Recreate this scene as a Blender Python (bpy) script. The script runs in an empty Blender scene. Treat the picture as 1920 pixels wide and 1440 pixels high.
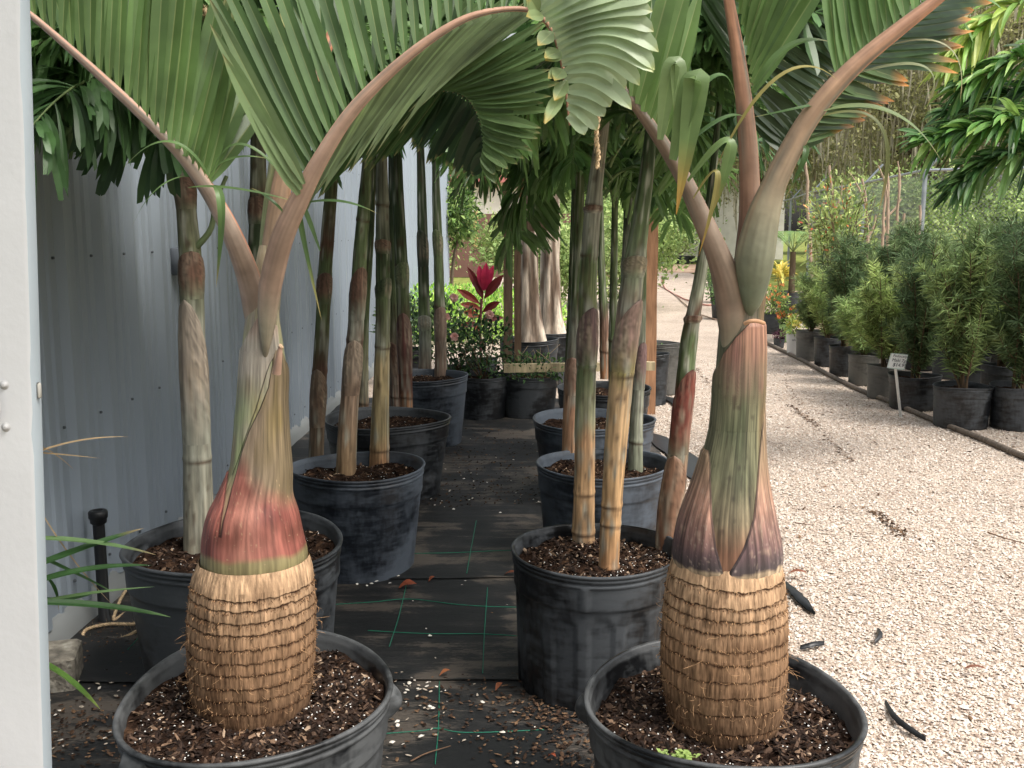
import bpy, math, random
import numpy as np
from mathutils import Vector
R = np.random.RandomState(7)
random.seed(7)
rad = math.radians
SC = bpy.context.scene
# ---------------------------------------------------------------- camera
F, PITCH, CH = 1900.0, rad(8.7), 1.45
cam = bpy.data.cameras.new("camera"); cam.sensor_width = 36; cam.lens = F/1920*36
cam.clip_start = .05; cam.clip_end = 2000
camo = bpy.data.objects.new("camera", cam); SC.collection.objects.link(camo)
camo.location = (0, 0, CH); camo.rotation_euler = (rad(90)-PITCH, 0, 0)
SC.camera = camo
# ---------------------------------------------------------------- world and sun (bright overcast)
SUN_EL, SUN_AZ = 58, 125          # elevation, direction the light comes from (deg clockwise from +Y)
W = bpy.data.worlds.new("World"); SC.world = W; W.use_nodes = True
wn = W.node_tree.nodes; wl = W.node_tree.links
bg = wn['Background']; sky = wn.new('ShaderNodeTexSky'); sky.sky_type = 'NISHITA'
sky.sun_disc = False; sky.sun_elevation = rad(SUN_EL); sky.sun_rotation = rad(SUN_AZ)
sky.air_density = 1.6; sky.dust_density = 6; sky.ozone_density = 1
hs = wn.new('ShaderNodeHueSaturation'); hs.inputs['Saturation'].default_value = .32
wl.new(sky.outputs[0], hs.inputs['Color']); wl.new(hs.outputs[0], bg.inputs['Color'])
bg.inputs['Strength'].default_value = .15
sl = bpy.data.lights.new("sun", 'SUN'); sl.energy = 1.5; sl.angle = rad(14); sl.color = (1, .95, .88)
so = bpy.data.objects.new("sun", sl); SC.collection.objects.link(so)
_a = rad(SUN_AZ); _e = rad(SUN_EL)
_d = Vector((math.sin(_a)*math.cos(_e), math.cos(_a)*math.cos(_e), math.sin(_e)))
so.rotation_euler = _d.to_track_quat('Z', 'Y').to_euler(); so.location = _d*20
SC.view_settings.view_transform = 'Standard'; SC.view_settings.look = 'None'
SC.view_settings.exposure = .72; SC.view_settings.gamma = 1
SC.render.engine = 'CYCLES'
SC.cycles.max_bounces = 6; SC.cycles.diffuse_bounces = 4; SC.cycles.glossy_bounces = 2
SC.cycles.transmission_bounces = 4; SC.cycles.transparent_max_bounces = 6
SC.cycles.use_denoising = True

# ---------------------------------------------------------------- helpers
CP, SP = math.cos(PITCH), math.sin(PITCH)
def at(px, py, Y):
    """world point seen at photo pixel (px,py) on the plane y=Y"""
    u = (px-960)/F; v = (720-py)/F
    dy = CP+v*SP; dz = -SP+v*CP
    t = Y/dy
    return np.array((u*t, Y, CH+dz*t))
def gnd(px, py, z=0.):
    u = (px-960)/F; v = (720-py)/F
    dy = CP+v*SP; dz = -SP+v*CP
    t = (z-CH)/dz
    return np.array((u*t, dy*t, z))
def pxm(Y, z=1.0):
    """metres per photo pixel at distance Y"""
    return (Y*CP+(CH-z)*SP)/F
def S(r, g, b):
    c = np.array((r, g, b))/255.
    return np.where(c <= .04045, c/12.92, ((c+.055)/1.055)**2.4)
def nrm(v): return v/np.maximum(np.linalg.norm(v, axis=-1, keepdims=True), 1e-9)
_T = R.rand(8, 256, 256)
def vn(x, y, k=0):
    x = np.asarray(x, float); y = np.asarray(y, float)
    xi = np.floor(x).astype(int); yi = np.floor(y).astype(int); fx = x-xi; fy = y-yi
    fx = fx*fx*(3-2*fx); fy = fy*fy*(3-2*fy); t = _T[k % 8]
    a = t[xi & 255, yi & 255]; b = t[(xi+1) & 255, yi & 255]; c = t[xi & 255, (yi+1) & 255]; d = t[(xi+1) & 255, (yi+1) & 255]
    return (a*(1-fx)+b*fx)*(1-fy)+(c*(1-fx)+d*fx)*fy
def fbm(x, y, k=0): return (vn(x, y, k)+.5*vn(x*2.1+5, y*2.1+3, k+1)+.25*vn(x*4.3, y*4.3, k+2))/1.75
def crv(pts, n):
    """Catmull-Rom through rows of any width, n samples"""
    P = np.asarray(pts, float); m = len(P)
    Q = np.vstack([2*P[0]-P[1], P, 2*P[-1]-P[-2]])
    t = np.linspace(0, m-1-1e-9, n); i = t.astype(int); f = (t-i)[:, None]
    a, b, c, d = Q[i], Q[i+1], Q[i+2], Q[i+3]
    return .5*((2*b)+(-a+c)*f+(2*a-5*b+4*c-d)*f*f+(-a+3*b-3*c+d)*f**3)

class G:
    def __init__(s): s.v = []; s.q = []; s.t = []; s.c = []; s.n = 0
    def add(s, v, q=None, t=None, c=(1, 1, 1)):
        v = np.asarray(v, float).reshape(-1, 3); c = np.asarray(c, float)
        s.v.append(v); s.c.append(np.broadcast_to(c, (len(v), 3)) if c.ndim == 1 else c.reshape(-1, 3))
        if q is not None and len(q): s.q.append(np.asarray(q, int).reshape(-1, 4)+s.n)
        if t is not None and len(t): s.t.append(np.asarray(t, int).reshape(-1, 3)+s.n)
        s.n += len(v)
    def grid(s, P, c=(1, 1, 1), close=False, flip=False):
        """P (a,b,3) grid; close joins the last column to the first"""
        a, b = P.shape[:2]; i = np.arange(a-1)[:, None]; j = np.arange(b if close else b-1)[None, :]
        j2 = (j+1) % b
        q = np.stack([i*b+j, i*b+j2, (i+1)*b+j2, (i+1)*b+j], -1).reshape(-1, 4)
        if flip: q = q[:, ::-1]
        c = np.asarray(c, float)
        s.add(P.reshape(-1, 3), q, c=c if c.ndim == 1 else c.reshape(-1, 3))
    def mesh(s, name, org=(0, 0, 0), smooth=True):
        v = np.vstack(s.v)-np.asarray(org, float); c = np.vstack(s.c); _l = c@np.array((.25, .65, .10)); c = np.clip(c*SAT+_l[:, None]*(1-SAT), 0, 1)
        q = np.vstack(s.q) if s.q else np.zeros((0, 4), int); t = np.vstack(s.t) if s.t else np.zeros((0, 3), int)
        me = bpy.data.meshes.new(name); me.vertices.add(len(v)); me.vertices.foreach_set('co', v.astype(np.float32).ravel())
        lv = np.concatenate([q.ravel(), t.ravel()]); me.loops.add(len(lv)); me.loops.foreach_set('vertex_index', lv.astype(np.int32))
        n = len(q)+len(t); me.polygons.add(n)
        tot = np.concatenate([np.full(len(q), 4), np.full(len(t), 3)]); st = np.concatenate([[0], np.cumsum(tot)[:-1]]) if n else tot
        me.polygons.foreach_set('loop_start', st.astype(np.int32)); me.polygons.foreach_set('loop_total', tot.astype(np.int32))
        me.polygons.foreach_set('use_smooth', np.full(n, smooth)); me.update(calc_edges=True)
        at_ = me.color_attributes.new('Col', 'FLOAT_COLOR', 'POINT')
        at_.data.foreach_set('color', np.hstack([c, np.ones((len(c), 1))]).astype(np.float32).ravel())
        return me
    def build(s, name, mat, parent=None, smooth=True):
        org = ORG.get(parent.name, (0, 0, 0)) if parent else (0, 0, 0)
        me = s.mesh(name, org, smooth); me.materials.append(mat)
        o = bpy.data.objects.new(name, me); SC.collection.objects.link(o)
        if parent: o.parent = parent; ORG[o.name] = org
        return o
ORG = {}; SAT = .85
def tag(o, label=None, cat=None, group=None, kind=None):
    if label: o['label'] = label
    if cat: o['category'] = cat
    if group: o['group'] = group
    if kind: o['kind'] = kind
    return o
def thing(name, label, cat, loc=(0, 0, 0), group=None):
    o = bpy.data.objects.new(name, None); SC.collection.objects.link(o); o.location = [float(a) for a in loc]
    o.empty_display_size = .1; ORG[o.name] = tuple(float(a) for a in loc)
    return tag(o, label, cat, group)
def copy_tree(o, parent=None, kids=None):
    c = o.copy(); SC.collection.objects.link(c); c.parent = parent
    for ch in KIDS.get(o.name, []): copy_tree(ch, c)
    return c
KIDS = {}
def index_kids():
    KIDS.clear()
    for o in bpy.data.objects:
        if o.parent: KIDS.setdefault(o.parent.name, []).append(o)

def frames(P):
    P = np.asarray(P, float); t = nrm(np.gradient(P, axis=0))
    a = np.array((1., 0, 0)) if abs(t[0][0]) < .8 else np.array((0, 1., 0))
    A = []; 
    for k in range(len(P)):
        a = a-t[k]*a.dot(t[k]); a = a/np.linalg.norm(a); A.append(a)
    A = np.array(A); return t, A, np.cross(t, A)
def tube(g, P, r, n=8, c=(1, 1, 1), caps=True, flat=1.):
    P = np.asarray(P, float); m = len(P); r = np.broadcast_to(np.asarray(r, float), (m,))
    t, A, B = frames(P); th = np.linspace(0, 2*np.pi, n, endpoint=False)
    V = P[:, None]+r[:, None, None]*(np.cos(th)[None, :, None]*A[:, None]+flat*np.sin(th)[None, :, None]*B[:, None])
    c = np.asarray(c, float)
    if c.ndim == 2: c = np.repeat(c[:, None], n, 1)
    g.grid(V, c, close=True)
    if caps:
        for e, sg in ((0, 1), (m-1, 0)):
            cc = c if c.ndim == 1 else c[e, 0]
            vv = np.vstack([V[e], P[e]]); k = np.arange(n)
            tri = np.stack([k, (k+1) % n, np.full(n, n)], -1)
            g.add(vv, t=tri[:, ::-1] if sg else tri, c=cc)
def box(g, c, s, rz=0, col=(1, 1, 1), bev=0, tilt=None):
    c = np.asarray(c, float); hx, hy, hz = np.asarray(s, float)/2
    b = bev
    if b:
        prof = [(-hz, -b), (-hz+b, 0), (hz-b, 0), (hz, -b)]
        ring = []
        for z, o_ in prof:
            X, Y = hx+o_, hy+o_
            ring.append([(-X+b, -Y, z), (X-b, -Y, z), (X, -Y+b, z), (X, Y-b, z), (X-b, Y, z), (-X+b, Y, z), (-X, Y-b, z), (-X, -Y+b, z)])
        V = np.array(ring); n = 8
    else:
        V = np.array([[(-hx, -hy, z), (hx, -hy, z), (hx, hy, z), (-hx, hy, z)] for z in (-hz, hz)]); n = 4
    def tf(v):
        if tilt is not None: v = v@np.asarray(tilt).T
        cs, sn = math.cos(rz), math.sin(rz)
        return v@np.array([[cs, sn, 0], [-sn, cs, 0], [0, 0, 1]])+c
    g.grid(tf(V), col, close=True)
    for e in (0, len(V)-1):
        v = tf(V[e]); k = np.arange(n); vv = np.vstack([v, v.mean(0)])
        tri = np.stack([k, (k+1) % n, np.full(n, n)], -1)
        g.add(vv, t=tri[:, ::-1] if e == 0 else tri, c=col)
def lathe(g, prof, cen=(0, 0, 0), n=64, c=(1, 1, 1), warp=None):
    """prof rows (r,z); warp(theta,r,z)->(r,z)"""
    prof = np.asarray(prof, float); th = np.linspace(0, 2*np.pi, n, endpoint=False)
    r = np.repeat(prof[:, :1], n, 1); z = np.repeat(prof[:, 1:2], n, 1)
    if warp: r, z = warp(th[None, :], r, z)
    V = np.stack([r*np.cos(th), r*np.sin(th), z], -1)+np.asarray(cen, float)
    c = np.asarray(c, float)
    if c.ndim == 2: c = np.repeat(c[:, None], n, 1)
    g.grid(V, c, close=True)
def stones(g, P, sx, sy, sz, col, tilt=.3, rs=R, m=6):
    """small faceted pebbles / chips"""
    n = len(P); th = np.linspace(0, 2*np.pi, m, endpoint=False)
    U = np.vstack([np.stack([np.cos(th), np.sin(th), np.zeros(m)], -1), [(0.1, 0, 1)]])
    V = np.repeat(U[None], n, 0)*(1+.5*(rs.rand(n, m+1, 1)-.5))
    V = V*np.stack([np.broadcast_to(sx, n), np.broadcast_to(sy, n), np.broadcast_to(sz, n)], -1)[:, None]
    a = rs.rand(n)*6.283; ca, sa = np.cos(a)[:, None], np.sin(a)[:, None]
    x, y, z = V[..., 0], V[..., 1], V[..., 2]
    tx = (rs.rand(n, 1)-.5)*2*tilt; ty = (rs.rand(n, 1)-.5)*2*tilt
    z = z+x*tx+y*ty
    V = np.stack([x*ca-y*sa, x*sa+y*ca, z], -1)+P[:, None]
    k = np.arange(m); tri = np.stack([k, (k+1) % m, np.full(m, m)], -1)
    T = (tri[None]+(np.arange(n)*(m+1))[:, None, None]).reshape(-1, 3)
    g.add(V.reshape(-1, 3), t=T, c=np.repeat(np.asarray(col)[:, None], m+1, 1).reshape(-1, 3))
PROF = {'long': [(0, .25), (.12, .8), (.35, 1), (.7, .8), (.9, .4), (1, .02)],
        'blunt': [(0, .3), (.15, .8), (.45, 1), (.72, .86), (.88, .5), (1, .03)],
        'round': [(0, .35), (.2, .85), (.6, 1), (.84, .86), (.95, .52), (1, .05)],
        'fan': [(0, .12), (.3, .5), (.6, .85), (.85, 1), (1, .8)],
        'oval': [(0, .1), (.25, .75), (.5, 1), (.75, .75), (1, .03)],
        'strip': [(0, .7), (.5, 1), (.8, .7), (1, .05)]}
def leaves(g, B, T, C, Wd, N, col, prof='long', K=6, fold=.3, vein=None, tip=None, tipk=.88, jag=0, wave=0, rs=R):
    B, T, C, N, col = [np.asarray(a, float) for a in (B, T, C, N, col)]
    n = len(B); s = np.linspace(0, 1, K+1)[None, :, None]
    P = (1-s)**2*B[:, None]+2*s*(1-s)*C[:, None]+s*s*T[:, None]
    t = nrm(2*(1-s)*(C-B)[:, None]+2*s*(T-C)[:, None])
    N = np.broadcast_to(N, (n, 3))[:, None]
    sd = nrm(np.cross(t, N)); nn = np.cross(sd, t)
    pf = np.array(PROF[prof]); w = np.interp(s[0, :, 0], pf[:, 0], pf[:, 1])[None, :]*np.broadcast_to(Wd, n)[:, None]*.5
    ac = np.array([-1, -.1, 0, .1, 1.]) if vein is not None else np.array([-1, 0, 1.])
    m = len(ac)
    V = P[:, :, None]+sd[:, :, None]*(w[:, :, None]*ac)[..., None]+nn[:, :, None]*(w[:, :, None]*(np.abs(ac)*fold))[..., None]
    if wave:
        ph = rs.rand(n, 1, 1, 1)*6.28
        V = V+nn[:, :, None]*(np.sin(s[:, :, None]*9+ph)*w[:, :, None, None]*wave)*ac[None, None, :, None]
    if jag:
        L = np.linalg.norm(T-B, axis=1)
        o_ = (rs.rand(n, m)-.6)*jag*L[:, None]; o_[:, m//2] -= .5*jag*L
        V[:, -1] += t[:, -1][:, None]*o_[..., None]
    cc = np.broadcast_to(col, (n, 3))[:, None, None]*np.ones((1, K+1, m, 1))
    cc = cc*(1+.16*(rs.rand(n, 1, 1, 1)-.5))
    if vein is not None: cc[:, :, m//2] = .45*cc[:, :, m//2]+.55*np.asarray(vein)
    if tip is not None:
        k = np.clip((s[0, :, 0]-tipk)/(1-tipk), 0, 1)[None, :, None, None]
        cc = cc*(1-k)+np.asarray(tip)*k if np.ndim(tip) == 1 else cc*(1-k)+np.asarray(tip)[:, None, None]*k
    i = np.arange(K)[:, None]; j = np.arange(m-1)[None, :]
    q = np.stack([i*m+j, i*m+j+1, (i+1)*m+j+1, (i+1)*m+j], -1).reshape(-1, 4)
    Q = (q[None]+(np.arange(n)*(K+1)*m)[:, None, None]).reshape(-1, 4)
    g.add(V.reshape(-1, 3), Q, c=cc.reshape(-1, 3))

# ---------------------------------------------------------------- materials
def mat(name, col=None, rough=.6, attr=False, n1=None, bump=None, spec=.5, trans=0, metal=0, ramp=None, sc=(1, 1, 1), coat=0):
    """col base colour or vertex attribute; n1=(scale,dark,light) multiplies by noise; ramp=(scale,[(pos,col)..]); bump=(scale,strength,dist)"""
    m = bpy.data.materials.new(name); m.use_nodes = True; nt = m.node_tree; N = nt.nodes; L = nt.links
    b = N['Principled BSDF']; b.inputs['Roughness'].default_value = rough; b.inputs['Metallic'].default_value = metal
    b.inputs['Specular IOR Level'].default_value = spec
    tc = N.new('ShaderNodeTexCoord'); mp = N.new('ShaderNodeMapping'); mp.inputs['Scale'].default_value = sc
    L.new(tc.outputs['Object'], mp.inputs['Vector'])
    def noise(s, det=5):
        x = N.new('ShaderNodeTexNoise'); x.inputs['Scale'].default_value = s; x.inputs['Detail'].default_value = det
        L.new(mp.outputs[0], x.inputs['Vector']); return x
    if attr:
        a = N.new('ShaderNodeAttribute'); a.attribute_name = 'Col'; out = a.outputs['Color']
    elif ramp:
        x = noise(ramp[0]); r = N.new('ShaderNodeValToRGB'); el = r.color_ramp.elements
        while len(el) < len(ramp[1]): el.new(.5)
        for e, (p, c) in zip(el, ramp[1]): e.position = p; e.color = (*c, 1)
        L.new(x.outputs['Fac'], r.inputs[0]); out = r.outputs[0]
    else:
        r = N.new('ShaderNodeRGB'); r.outputs[0].default_value = (*col, 1); out = r.outputs[0]
    if n1:
        x = noise(n1[0]); mr = N.new('ShaderNodeMapRange'); mr.inputs['From Min'].default_value = .3; mr.inputs['From Max'].default_value = .7
        mr.inputs['To Min'].default_value = n1[1]; mr.inputs['To Max'].default_value = n1[2]
        L.new(x.outputs['Fac'], mr.inputs['Value'])
        mx = N.new('ShaderNodeVectorMath'); mx.operation = 'SCALE'
        L.new(out, mx.inputs[0]); L.new(mr.outputs[0], mx.inputs['Scale']); out = mx.outputs[0]
    L.new(out, b.inputs['Base Color'])
    if bump:
        x = noise(bump[0], 6); bp = N.new('ShaderNodeBump'); bp.inputs['Strength'].default_value = bump[1]; bp.inputs['Distance'].default_value = bump[2]
        L.new(x.outputs['Fac'], bp.inputs['Height']); L.new(bp.outputs[0], b.inputs['Normal'])
    if trans:
        tr = N.new('ShaderNodeBsdfTranslucent'); L.new(out, tr.inputs['Color'])
        mi = N.new('ShaderNodeMixShader'); mi.inputs[0].default_value = trans
        L.new(b.outputs[0], mi.inputs[1]); L.new(tr.outputs[0], mi.inputs[2]); L.new(mi.outputs[0], N['Material Output'].inputs[0])
    if coat: b.inputs['Coat Weight'].default_value = coat; b.inputs['Coat Roughness'].default_value = .3
    return m
M = {}
M['leaf'] = mat('glossy_leaf', attr=True, rough=.42, n1=(14, .78, 1.2), trans=.38, spec=.5)
M['leaf_soft'] = mat('soft_leaf', attr=True, rough=.6, n1=(6, .75, 1.25), trans=.3, spec=.3)
M['wall'] = mat('painted_ribbed_metal', attr=True, rough=.55, n1=(2.2, .93, 1.04), bump=(5, .12, .01), spec=.4, sc=(2, 2, .35))
M['bark'] = mat('fibrous_stem', attr=True, rough=.75, n1=(9, .6, 1.35), bump=(14, .5, .006), spec=.25, sc=(6, 6, .8))
M['bulb'] = mat('fibrous_bulb', attr=True, rough=.9, n1=(12, .55, 1.4), bump=(16, .8, .006), spec=.1, sc=(9, 9, 1))
M['shaft'] = mat('leaf_sheath', attr=True, rough=.5, n1=(8, .7, 1.28), bump=(16, .35, .003), spec=.35, sc=(9, 9, .6))
M['petiole'] = mat('petiole', attr=True, rough=.55, n1=(26, .84, 1.14), bump=(70, .4, .002), spec=.35)
M['stone'] = mat('shell_chips', attr=True, rough=.85, spec=.25)
M['chips'] = mat('bark_chips', attr=True, rough=.95, spec=.08, n1=(60, .7, 1.3))
M['soil'] = mat('potting_soil', rough=1, spec=.05, ramp=(30, [(.3, S(28, 20, 16)), (.55, S(52, 38, 30)), (.75, S(92, 70, 54))]), bump=(60, 1, .02))
M['wire'] = mat('galvanised_wire', S(150, 154, 156), rough=.5, metal=.5)
M['steel'] = mat('galvanised_steel', S(165, 172, 180), rough=.45, metal=.6, n1=(6, .8, 1.1))
M['rope'] = mat('jute_twine', attr=True, rough=.95, n1=(120, .6, 1.3), bump=(150, .8, .003))
M['wood'] = mat('weathered_wood', attr=True, rough=.85, n1=(7, .6, 1.3), bump=(12, .6, .006), sc=(5, 5, .6), spec=.2)
M['rubber'] = mat('black_plastic_pipe', S(30, 31, 33), rough=.4)
M['petal'] = mat('petal', attr=True, rough=.6, trans=.25)
M['paint'] = mat('plain_paint', attr=True, rough=.7, n1=(3, .9, 1.06))

def pot_mat(name, dark, dust, amt):
    m = bpy.data.materials.new(name); m.use_nodes = True; nt = m.node_tree; N = nt.nodes; L = nt.links; b = N['Principled BSDF']
    tc = N.new('ShaderNodeTexCoord'); oi = N.new('ShaderNodeObjectInfo')
    ad = N.new('ShaderNodeVectorMath'); ad.operation = 'ADD'; L.new(tc.outputs['Object'], ad.inputs[0])
    ml = N.new('ShaderNodeMath'); ml.operation = 'MULTIPLY'; ml.inputs[1].default_value = 40; L.new(oi.outputs['Random'], ml.inputs[0]); L.new(ml.outputs[0], ad.inputs[1])
    def nz(s, scl, det=8, dist=0):
        mp = N.new('ShaderNodeMapping'); mp.inputs['Scale'].default_value = scl; L.new(ad.outputs[0], mp.inputs[0])
        x = N.new('ShaderNodeTexNoise'); x.inputs['Scale'].default_value = s; x.inputs['Detail'].default_value = det; x.inputs['Distortion'].default_value = dist
        L.new(mp.outputs[0], x.inputs['Vector']); return x.outputs['Fac']
    a = nz(3.2, (1, 1, 1), 8, .6); c = nz(14, (1, 1, 3.5), 6, .3); f = nz(60, (1, 1, .4), 4)
    m1 = N.new('ShaderNodeMath'); m1.operation = 'MULTIPLY_ADD'; m1.inputs[1].default_value = .5
    L.new(c, m1.inputs[0]); L.new(a, m1.inputs[2])
    m2 = N.new('ShaderNodeMath'); m2.operation = 'MULTIPLY_ADD'; m2.inputs[1].default_value = .25
    L.new(f, m2.inputs[0]); L.new(m1.outputs[0], m2.inputs[2])
    r = N.new('ShaderNodeValToRGB'); e = r.color_ramp.elements; e[0].position = .8-amt*.3; e[0].color = (*dark, 1); e[1].position = 1.12-amt*.3; e[1].color = (*dust, 1)
    L.new(m2.outputs[0], r.inputs[0]); L.new(r.outputs[0], b.inputs['Base Color'])
    rr = N.new('ShaderNodeMapRange'); rr.inputs['From Min'].default_value = .7; rr.inputs['From Max'].default_value = 1.1
    rr.inputs['To Min'].default_value = .3; rr.inputs['To Max'].default_value = .8; L.new(m2.outputs[0], rr.inputs[0]); L.new(rr.outputs[0], b.inputs['Roughness'])
    bp = N.new('ShaderNodeBump'); bp.inputs['Strength'].default_value = .25; bp.inputs['Distance'].default_value = .004
    L.new(c, bp.inputs['Height']); L.new(bp.outputs[0], b.inputs['Normal'])
    return m
M['pot_dusty'] = pot_mat('dusty_black_plastic', S(17, 19, 22), S(84, 86, 87), .3)
M['pot_blue'] = pot_mat('faded_black_plastic', S(26, 31, 38), S(82, 90, 100), .40)
M['pot_dark'] = pot_mat('black_plastic', S(18, 20, 23), S(66, 70, 74), .12)
M['pot_grey'] = pot_mat('greyed_plastic', S(52, 53, 52), S(98, 97, 93), .6)

# ground materials
def gravel_mat():
    m = bpy.data.materials.new('crushed_shell_gravel'); m.use_nodes = True; nt = m.node_tree; N = nt.nodes; L = nt.links; b = N['Principled BSDF']
    tc = N.new('ShaderNodeTexCoord'); v = N.new('ShaderNodeTexVoronoi'); v.inputs['Scale'].default_value = 95; L.new(tc.outputs['Object'], v.inputs['Vector'])
    v2 = N.new('ShaderNodeTexVoronoi'); v2.inputs['Scale'].default_value = 34; L.new(tc.outputs['Object'], v2.inputs['Vector'])
    sp = N.new('ShaderNodeSeparateColor'); L.new(v.outputs['Color'], sp.inputs[0])
    r = N.new('ShaderNodeValToRGB'); el = r.color_ramp.elements
    cs = [(0, S(160, 140, 122)), (.12, S(190, 170, 152)), (.4, S(208, 189, 171)), (.75, S(220, 203, 187)), (1, S(230, 216, 203))]
    while len(el) < 5: el.new(.5)
    for e, (p, c) in zip(el, cs): e.position = p; e.color = (*c, 1)
    L.new(sp.outputs[0], r.inputs[0])
    n = N.new('ShaderNodeTexNoise'); n.inputs['Scale'].default_value = 1.6; n.inputs['Detail'].default_value = 8; L.new(tc.outputs['Object'], n.inputs['Vector'])
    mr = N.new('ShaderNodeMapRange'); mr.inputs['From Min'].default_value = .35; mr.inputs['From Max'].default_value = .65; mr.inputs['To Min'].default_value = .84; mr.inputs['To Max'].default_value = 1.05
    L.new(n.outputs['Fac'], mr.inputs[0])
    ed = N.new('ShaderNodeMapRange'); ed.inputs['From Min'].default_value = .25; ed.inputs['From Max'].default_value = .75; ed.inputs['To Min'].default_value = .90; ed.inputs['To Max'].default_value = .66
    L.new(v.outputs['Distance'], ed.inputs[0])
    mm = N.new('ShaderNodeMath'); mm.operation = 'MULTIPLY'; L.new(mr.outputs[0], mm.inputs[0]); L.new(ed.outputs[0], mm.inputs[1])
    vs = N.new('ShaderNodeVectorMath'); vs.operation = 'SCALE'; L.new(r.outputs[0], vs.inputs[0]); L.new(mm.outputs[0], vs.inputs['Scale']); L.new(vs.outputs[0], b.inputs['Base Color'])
    bp = N.new('ShaderNodeBump'); bp.invert = True; bp.inputs['Strength'].default_value = .8; bp.inputs['Distance'].default_value = .008
    L.new(v.outputs['Distance'], bp.inputs['Height']); L.new(bp.outputs[0], b.inputs['Normal'])
    b.inputs['Roughness'].default_value = .9; b.inputs['Specular IOR Level'].default_value = .2
    return m
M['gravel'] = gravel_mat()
def fabric_mat():
    m = bpy.data.materials.new('woven_weed_fabric'); m.use_nodes = True; nt = m.node_tree; N = nt.nodes; L = nt.links; b = N['Principled BSDF']
    tc = N.new('ShaderNodeTexCoord')
    def nz(s, scl, det=6, d=0):
        mp = N.new('ShaderNodeMapping'); mp.inputs['Scale'].default_value = scl; L.new(tc.outputs['Object'], mp.inputs[0])
        x = N.new('ShaderNodeTexNoise'); x.inputs['Scale'].default_value = s; x.inputs['Detail'].default_value = det; x.inputs['Distortion'].default_value = d
        L.new(mp.outputs[0], x.inputs['Vector']); return x.outputs['Fac']
    a = nz(9, (.35, 2.2, 1), 8, .5); c = nz(2.2, (1, 1, 1), 8, .8); w = nz(150, (.3, 3, 1), 2)
    m1 = N.new('ShaderNodeMath'); m1.operation = 'MULTIPLY_ADD'; m1.inputs[1].default_value = .5; L.new(a, m1.inputs[0]); L.new(c, m1.inputs[2])
    m2 = N.new('ShaderNodeMath'); m2.operation = 'MULTIPLY_ADD'; m2.inputs[1].default_value = .35; L.new(w, m2.inputs[0]); L.new(m1.outputs[0], m2.inputs[2])
    r = N.new('ShaderNodeValToRGB'); el = r.color_ramp.elements
    for i_ in range(2): el.new(.5)
    for e, (p, k) in zip(el, [(.80, S(24, 26, 27)), (.94, S(38, 38, 38)), (.99, S(52, 50, 47)), (1.0, S(84, 77, 70))]): e.position = min(p, 1); e.color = (*k, 1)
    L.new(m2.outputs[0], r.inputs[0]); L.new(r.outputs[0], b.inputs['Base Color'])
    bp = N.new('ShaderNodeBump'); bp.inputs['Strength'].default_value = .5; bp.inputs['Distance'].default_value = .006; L.new(m2.outputs[0], bp.inputs['Height']); L.new(bp.outputs[0], b.inputs['Normal'])
    b.inputs['Roughness'].default_value = .62; b.inputs['Specular IOR Level'].default_value = .4
    return m
M['fabric'] = fabric_mat()
M['thread'] = mat('green_thread', S(30, 120, 95), rough=.6)
M['grass'] = mat('grass_ground', rough=1, ramp=(4, [(.3, S(96, 104, 52)), (.5, S(122, 132, 66)), (.7, S(150, 150, 92))]), spec=.1)
M['dirt'] = mat('mulch_ground', rough=1, ramp=(9, [(.35, S(120, 100, 80)), (.5, S(160, 140, 118)), (.62, S(205, 190, 170))]), bump=(40, .8, .02), spec=.1)
# ---------------------------------------------------------------- ground
def sheet(name, poly, z, m, label=None, n=1):
    g = G(); p = np.array([(x, y, z) for x, y in poly]); g.add(p, q=[(0, 1, 2, 3)]); o = g.build(name, m); return tag(o, kind='structure')
sheet('ground', [(-300, -60), (300, -60), (300, 500), (-300, 500)], -.03, M['grass'])
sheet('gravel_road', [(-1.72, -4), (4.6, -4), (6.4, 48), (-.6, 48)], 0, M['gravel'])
sheet('mulch_bed', [(3.95, -2), (9.5, -2), (9.5, 24), (4.75, 24)], .006, M['dirt'])
sheet('grass_verge', [(-14, 19), (.1, 19), (1.0, 48), (-14, 48)], -.02, M['grass'])
def wx(y): return -1.607+.027*(y-3.37)
def fedge(y): return .60+.05*y+.03*math.sin(y*2.3)
def fz(x, y): return .006+.010*fbm(np.asarray(x)*2.2+3, np.asarray(y)*3.1, 1)+.007*np.maximum(0, np.sin(np.asarray(y)*9+2*np.asarray(x)))**4*vn(np.asarray(x)*3, np.asarray(y)*2, 4)
def fabric(y0, y1, dz, lines_v, lines_h, e=0.):
    g = G(); ys = np.linspace(y0, y1, int((y1-y0)/.025)+2); u = np.linspace(0, 1, 90)
    X = np.array([[wx(y)-.0+(fedge(y)+e-wx(y))*t for t in u] for y in ys]); Y = ys[:, None]+.03*(vn(X*3, X*0+y0, 2)-.5)
    Z = fz(X, Y)+dz
    g.grid(np.stack([X, Y, Z], -1)); o = tag(g.build('ground_fabric', M['fabric']), kind='structure')
    for pts in lines_v+lines_h:
        p = crv([gnd(*q)[:2] for q in pts], 40); t = G()
        tube(t, np.stack([p[:, 0], p[:, 1], fz(p[:, 0], p[:, 1])+dz+.0015], -1), .0016, 4); t.build('green_thread', M['thread'], o)
fabric(.7, 3.1, 0, [[(824, 1284), (822, 1370), (816, 1440)], [(600, 1284), (560, 1440)]], [[(720, 1383), (790, 1378), (823, 1373), (870, 1380), (1020, 1376)], [(560, 1392), (720, 1383)]])
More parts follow.
